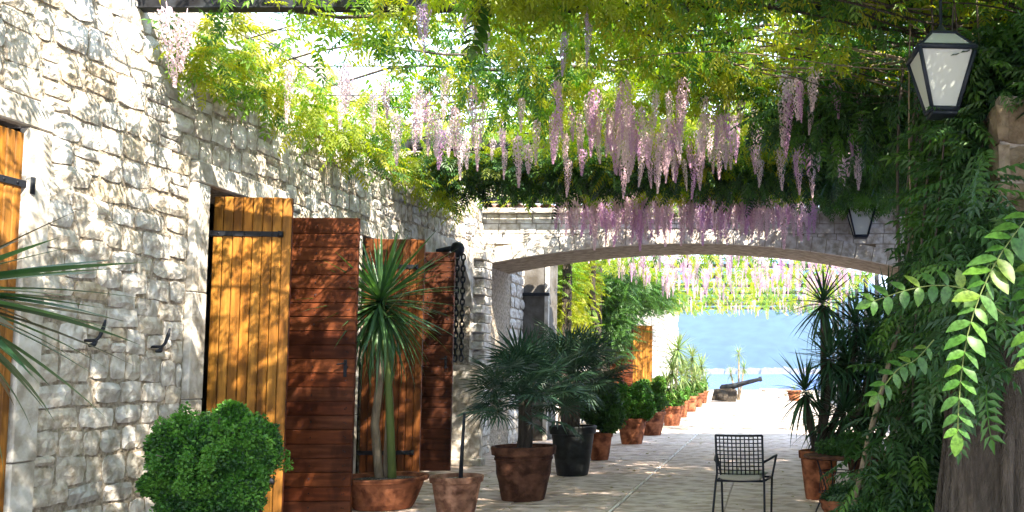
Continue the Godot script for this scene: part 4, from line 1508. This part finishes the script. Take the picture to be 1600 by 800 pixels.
	for k in [[0.45, 2.02, -0.1], [0.12, 1.62, 0.12], [0.28, 1.0, 0.15], [0.62, 1.62, 0.0], [0.05, 0.9, -0.1]]:
		stem(o, [Vector3(0, 0.5, 0.0), Vector3(k[0] * 0.8, k[1] * 0.65, k[2] * 0.7), Vector3(k[0], k[1], k[2])], [0.04, 0.038, 0.032], M.bark)
		head(o, Vector3(k[0], k[1] + 0.06, k[2]), 70, 0.58, [M.dark_blade[0], M.dark_blade[1]], -1.1, 1.15)
	o = thing("potted_yucca", "second dark yucca beside the vine, right of the tall one", "potted plant", P(1.15, 0, 11.8))
	pot(o, 0.25, 0.5, M.old_clay)
	stem(o, [Vector3(0, 0.45, 0), Vector3(0.05, 1.2, 0), Vector3(0.08, 2.0, 0)], [0.05, 0.045, 0.035], M.bark)
	head(o, Vector3(0.08, 2.1, 0), 85, 0.68, [M.dark_blade[0], M.dark_blade[1]], -1.15)
	stem(o, [Vector3(0, 0.45, 0.04), Vector3(-0.08, 0.9, 0.1), Vector3(-0.1, 1.3, 0.1)], [0.045, 0.04, 0.035], M.bark)
	head(o, Vector3(-0.1, 1.35, 0.1), 75, 0.62, [M.dark_blade[0], M.dark_blade[1]], -1.1)
	stem(o, [Vector3(0, 0.45, 0.0), Vector3(-0.2, 1.0, 0.15), Vector3(-0.28, 1.7, 0.1)], [0.045, 0.04, 0.035], M.bark)
	head(o, Vector3(-0.28, 1.76, 0.1), 70, 0.6, [M.dark_blade[0], M.dark_blade[1]], -1.1)
	for k in [[0.32, 1.15, -0.2], [0.45, 1.7, 0.1], [-0.05, 0.95, 0.25], [0.3, 2.3, -0.1]]:
		stem(o, [Vector3(0, 0.45, 0.0), Vector3(k[0] * 0.7, k[1] * 0.6, k[2] * 0.7), Vector3(k[0], k[1], k[2])], [0.045, 0.04, 0.035], M.bark)
		head(o, Vector3(k[0], k[1] + 0.06, k[2]), 66, 0.62, [M.dark_blade[0], M.dark_blade[1]], -1.1)
	# wire table with a clipped plant tray
	o = thing("plant_table", "small round black wire table carrying a tray of creeping plants", "table", P(0.68, 0, 10.3))
	st = S()
	lathe(st, [Vector2(0.001, 0.555), Vector2(0.31, 0.555), Vector2(0.335, 0.57), Vector2(0.335, 0.595), Vector2(0.3, 0.6), Vector2(0.001, 0.6)], 30)
	obj("top", st, M.old_clay, o)
	for i in 3:
		var a := TAU * i / 3.0 + 0.4
		st = S()
		var c := Vector3(cos(a), 0, sin(a))
		tube(st, [c * 0.28, c * 0.13 + Vector3(0, 0.25, 0), c * 0.25 + Vector3(0, 0.555, 0)], [0.009], 6)
		obj("leg", st, M.iron, o)
	st = S()
	for yy in [0.2, 0.42]:
		var ring := []
		for i in 19:
			var a := TAU * i / 18.0
			ring.append(Vector3(cos(a) * 0.17, yy, sin(a) * 0.17))
		tube(st, ring, [0.006], 5)
	for i in 10:
		var a := TAU * i / 10.0
		bar(st, Vector3(cos(a) * 0.17, 0.2, sin(a) * 0.17), Vector3(cos(a + 0.5) * 0.17, 0.42, sin(a + 0.5) * 0.17), 0.004, 4)
	obj("wire_basket", st, M.iron, o)
	o = thing("creeping_plant", "low creeping green plant spread on the wire table", "plant", P(0.72, 0.605, 10.3))
	bush(o, [[Vector3(0, 0.06, 0), Vector3(0.22, 0.09, 0.22)], [Vector3(0.12, 0.1, 0.05), Vector3(0.16, 0.13, 0.16)]], 1500, M.ivy, 0.7, 1.2)
	o = thing("green_planter", "dark green glazed pot with a terracotta rim by the table", "pot", P(0.74, 0, 9.75))
	st = S()
	lathe(st, [Vector2(0.16, 0), Vector2(0.19, 0.03), Vector2(0.24, 0.12), Vector2(0.245, 0.17)], 30)
	obj("pot", st, M.terracotta, o)
	st = S()
	lathe(st, [Vector2(0.235, 0.17), Vector2(0.26, 0.175), Vector2(0.265, 0.2), Vector2(0.23, 0.205), Vector2(0.22, 0.17)], 30)
	obj("rim", st, M.terracotta, o)
	bush(o, [[Vector3(0, 0.2, 0), Vector3(0.22, 0.14, 0.22)]], 700, [M.ivy[2], M.ivy[0]], 0.7, 1.2)
	# yellow flecked ground plant at the foot of the vine
	o = thing("yellow_plant", "little yellow green plant at the foot of the creeper", "plant", P(1.05, 0, 7.7))
	bush(o, [[Vector3(0, 0.3, 0), Vector3(0.2, 0.3, 0.2)]], 500, [M.fresh[1], M.wist[2]], 0.8, 1.3)

# ------------------------------------------------------------------ lamps, chair
func lantern(label: String, at: Vector3, rod: float, turn: float, size: float) -> void:
	var o := thing("lantern", label, "lamp", at)
	o.rotation.y = turn
	var a := 0.225 * size
	var b := 0.105 * size
	var h := 0.50 * size
	var c := [Vector2(-1, 1), Vector2(1, 1), Vector2(1, -1), Vector2(-1, -1)]
	var st := S()
	for k in 4:
		var p: Vector2 = c[k]
		var q: Vector2 = c[(k + 1) % 4]
		var tp := Vector3(p.x * a, h, p.y * a)
		var tq := Vector3(q.x * a, h, q.y * a)
		var bp := Vector3(p.x * b, 0.03, p.y * b)
		var bq := Vector3(q.x * b, 0.03, q.y * b)
		for e in [[tp, tq, 0.02], [bp, bq, 0.017], [tp, bp, 0.017]]:
			tube(st, [e[0], e[1]], [e[2] * 1.15], 4)
		tube(st, [tp, Vector3(p.x * 0.09, h + 0.13, p.y * 0.09)], [0.012], 4)
	obj("frame", st, M.lamp_iron, o)
	for k in 4:
		var p: Vector2 = c[k]
		var q: Vector2 = c[(k + 1) % 4]
		st = S()
		quad(st, Vector3(p.x * b, 0.03, p.y * b) * 0.98, Vector3(q.x * b, 0.03, q.y * b) * 0.98, Vector3(q.x * a * 0.98, h, q.y * a * 0.98), Vector3(p.x * a * 0.98, h, p.y * a * 0.98))
		obj("pane", st, M.milk, o)
		st = S()
		quad(st, Vector3(p.x * a * 0.98, h + 0.005, p.y * a * 0.98), Vector3(q.x * a * 0.98, h + 0.005, q.y * a * 0.98), Vector3(q.x * 0.09, h + 0.13, q.y * 0.09), Vector3(p.x * 0.09, h + 0.13, p.y * 0.09))
		obj("roof_pane", st, M.milk, o)
	st = S()
	bevel_box(st, Vector3(-0.1, h + 0.125, -0.1), Vector3(0.1, h + 0.15, 0.1), 0.01)
	lathe(st, [Vector2(0.06, h + 0.15), Vector2(0.03, h + 0.19), Vector2(0.012, h + 0.22), Vector2(0.012, h + 0.22 + rod)], 12)
	obj("cap", st, M.lamp_iron, o)
	st = S()
	bevel_box(st, Vector3(-b, -0.012, -b), Vector3(b, 0.012, b), 0.006)
	obj("base", st, M.lamp_iron, o)
	st = S()
	lathe(st, [Vector2(0.001, 0.22), Vector2(0.03, 0.24), Vector2(0.035, 0.29), Vector2(0.02, 0.33), Vector2(0.02, 0.42), Vector2(0.001, 0.42)], 12)
	obj("bulb", st, M.bulb, o)

func furniture() -> void:
	lantern("large iron lantern with milky panes hanging at the upper right", P(1.22, 3.31, 6.75), 0.42, 0.06, 0.88)
	lantern("smaller looking far lantern hanging in front of the stone arch", P(1.6, 3.84, 17.0), 0.02, 0.0, 1.08)
	var br := thing("lamp_bar", "black iron bar along the arch top carrying the far lantern", "bar", P(1.4, 4.5, 17.25))
	var st := S()
	bevel_box(st, Vector3(-1.6, 0.03, -0.02), Vector3(1.3, 0.12, 0.06), 0.006)
	obj("bar", st, M.iron, br)
	# woven metal armchair, seen from behind
	var o := thing("metal_armchair", "dark metal armchair with a lattice back and pale cushion", "chair", P(-0.30, 0, 9.3))
	o.rotation.y = -0.13
	# local: the front looks along -z
	var w := 0.225
	var back := func(x: float, y: float) -> Vector3:   # curved, leaning back
		return Vector3(x, y, 0.02 + 0.10 * (y - 0.42) / 0.45 - 0.05 * x * x / (w * w) + 0.0)
	for s in [-1, 1]:
		st = S()
		tube(st, [Vector3(s * (w + 0.03), 0, 0.10), Vector3(s * (w + 0.01), 0.42, -0.0), back.call(s * w, 0.5), back.call(s * w, 0.87)], [0.011], 8)
		obj("rear_leg", st, M.iron, o)
		st = S()
		tube(st, [Vector3(s * (w + 0.02), 0, -0.44), Vector3(s * (w + 0.03), 0.42, -0.42), Vector3(s * (w + 0.075), 0.64, -0.40)], [0.011], 8)
		obj("front_leg", st, M.iron, o)
		st = S()
		tube(st, [back.call(s * w, 0.61), Vector3(s * (w + 0.03), 0.625, -0.06), Vector3(s * (w + 0.06), 0.64, -0.24), Vector3(s * (w + 0.076), 0.645, -0.41)], [0.012], 8)
		obj("armrest", st, M.iron, o)
	st = S()
	for k in 4:
		var p := [Vector3(-w, 0.43, -0.02), Vector3(w, 0.43, -0.02), Vector3(w + 0.03, 0.43, -0.43), Vector3(-w - 0.03, 0.43, -0.43)]
		bar(st, p[k], p[(k + 1) % 4], 0.011, 8)
	for k in 7:
		bar(st, Vector3(-w + 0.06 * (k + 0.6), 0.428, -0.02), Vector3(-w + 0.06 * (k + 0.6), 0.428, -0.43), 0.005, 5)
	obj("seat_frame", st, M.iron, o)
	st = S()
	var top := []
	for i in 9:
		top.append(back.call(lerp(-w, w, i / 8.0), 0.87))
	tube(st, top, [0.011], 8)
	obj("top_rail", st, M.iron, o)
	for i in 10:
		st = S()
		var x: float = lerp(-w, w, (i + 1) / 11.0)
		tube(st, [back.call(x, 0.495) + Vector3(0, 0, 0.004), back.call(x, 0.66) + Vector3(0, 0, 0.004), back.call(x, 0.868) + Vector3(0, 0, 0.004)], [0.0062], 5)
		obj("lattice_bar", st, M.iron, o)
	for i in 10:
		st = S()
		var y := 0.5 + i * 0.037
		var line := []
		for k in 9:
			line.append(back.call(lerp(-w, w, k / 8.0), y) - Vector3(0, 0, 0.004))
		tube(st, line, [0.0055], 5)
		obj("lattice_bar", st, M.iron, o)
	st = S()
	st.set_smooth_group(3)
	var n := 10
	var f := func(i: int, j: int, up: float) -> Vector3:
		var u := 2.0 * i / n - 1.0
		var v := 2.0 * j / n - 1.0
		var e: float = pow(max(0.0, (1.0 - pow(u, 6.0)) * (1.0 - pow(v, 6.0))), 0.4)
		return Vector3(u * w * 0.96, 0.468 + up * 0.04 * e - 0.02 * (1 - u * u), -0.215 + v * 0.22)
	for i in n:
		for j in n:
			quad(st, f.call(i, j + 1, 1), f.call(i + 1, j + 1, 1), f.call(i + 1, j, 1), f.call(i, j, 1))
			quad(st, f.call(i, j, -1), f.call(i + 1, j, -1), f.call(i + 1, j + 1, -1), f.call(i, j + 1, -1))
	obj("cushion", st, M.cushion, o)

# ------------------------------------------------------------------ far end of the terrace
func far_things() -> void:
	var st := S()
	var o := thing("cannon", "old cannon on a brown block at the far end of the terrace", "cannon", P(-2.15, 0, 44.6))
	prism(st, PackedVector2Array([Vector2(-0.62, 0.06), Vector2(0.5, 0.0), Vector2(0.56, 0.5), Vector2(0.3, 0.62), Vector2(-0.5, 0.58)]), -0.7, 0.0)
	obj("block", st, M.bark, o)
	st = S()
	tube(st, [Vector3(-0.25, 0.62, -0.35), Vector3(-0.15, 0.64, -0.35), Vector3(0.4, 0.72, -0.3), Vector3(0.9, 0.86, -0.25), Vector3(1.55, 1.02, -0.2), Vector3(1.62, 1.04, -0.2), Vector3(1.72, 1.065, -0.2)], [0.06, 0.15, 0.14, 0.11, 0.09, 0.12, 0.11], 14)
	obj("barrel", st, M.beam, o)
	for s in [0, 1]:
		st = S()
		tube(st, [Vector3(-0.1, 0.3, 0.02 - s * 0.8), Vector3(-0.1, 0.3, 0.09 - s * 0.8)], [0.27, 0.27], 18)
		obj("wheel", st, M.bark, o)
	# parapet at the end
	o = thing("white_parapet", "low white parapet at the sea end of the terrace", "wall", P(0, 0, 58))
	var x := -5.0
	while x < 5.4:
		st = S()
		bevel_box(st, Vector3(x + 0.004, -0.02, -0.3), Vector3(x + 1.3 - 0.004, 0.24, 0.0), 0.02)
		obj("block", st, M.white_wall, o)
		x += 1.3
	# sea side wall to the right of the sunny terrace
	o = thing("sea_wall", "low pale stone wall along the sea side beyond the arch", "wall", P(3.3, 0, 38))
	st = S()
	box(st, Vector3(0, -0.1, -20), Vector3(0.4, 0.75, 16))
	obj("core", st, M.white_wall, o)
	var d := -16.0
	while d < 19.9:
		st = S()
		bevel_box(st, Vector3(-0.05, 0.752, -d - 1.196), Vector3(0.45, 0.83, -d - 0.004), 0.015)
		obj("coping_slab", st, M.dressed, o)
		d += 1.2
	# far cordyline tree
	o = thing("cordyline_tree", "pale cordyline tree with three heads against the sea", "tree", P(-1.6, 0, 47.5))
	for k in [[2.35, 0.0, 0.0], [1.35, -0.4, 0.1], [1.6, 0.25, -0.1]]:
		stem(o, [Vector3(0, -0.1, 0), Vector3(k[1] * 0.6, k[0] * 0.5, k[2]), Vector3(k[1], k[0], k[2])], [0.06, 0.045, 0.03], M.pale_bark)
		head(o, Vector3(k[1], k[0], k[2]), 46, 0.62, M.sun_blade, -0.9)
	o = thing("potted_cordyline", "small pot with a spiky plant by the far right parapet", "potted plant", P(1.1, 0, 46))
	pot(o, 0.35, 0.5, M.terracotta)
	head(o, Vector3(0, 0.6, 0), 40, 0.6, M.sun_blade, -0.4)
	o = thing("stone_bench", "grey stone bench near the sea at the far right", "bench", P(0.2, 0, 50))
	st = S()
	bevel_box(st, Vector3(-0.8, 0.4, -0.4), Vector3(0.8, 0.5, 0), 0.015)
	obj("seat", st, M.arch_stone[1], o)
	for s in [-0.6, 0.6]:
		st = S()
		bevel_box(st, Vector3(s - 0.1, 0, -0.36), Vector3(s + 0.1, 0.4, -0.04), 0.01)
		obj("leg", st, M.arch_stone[1], o)
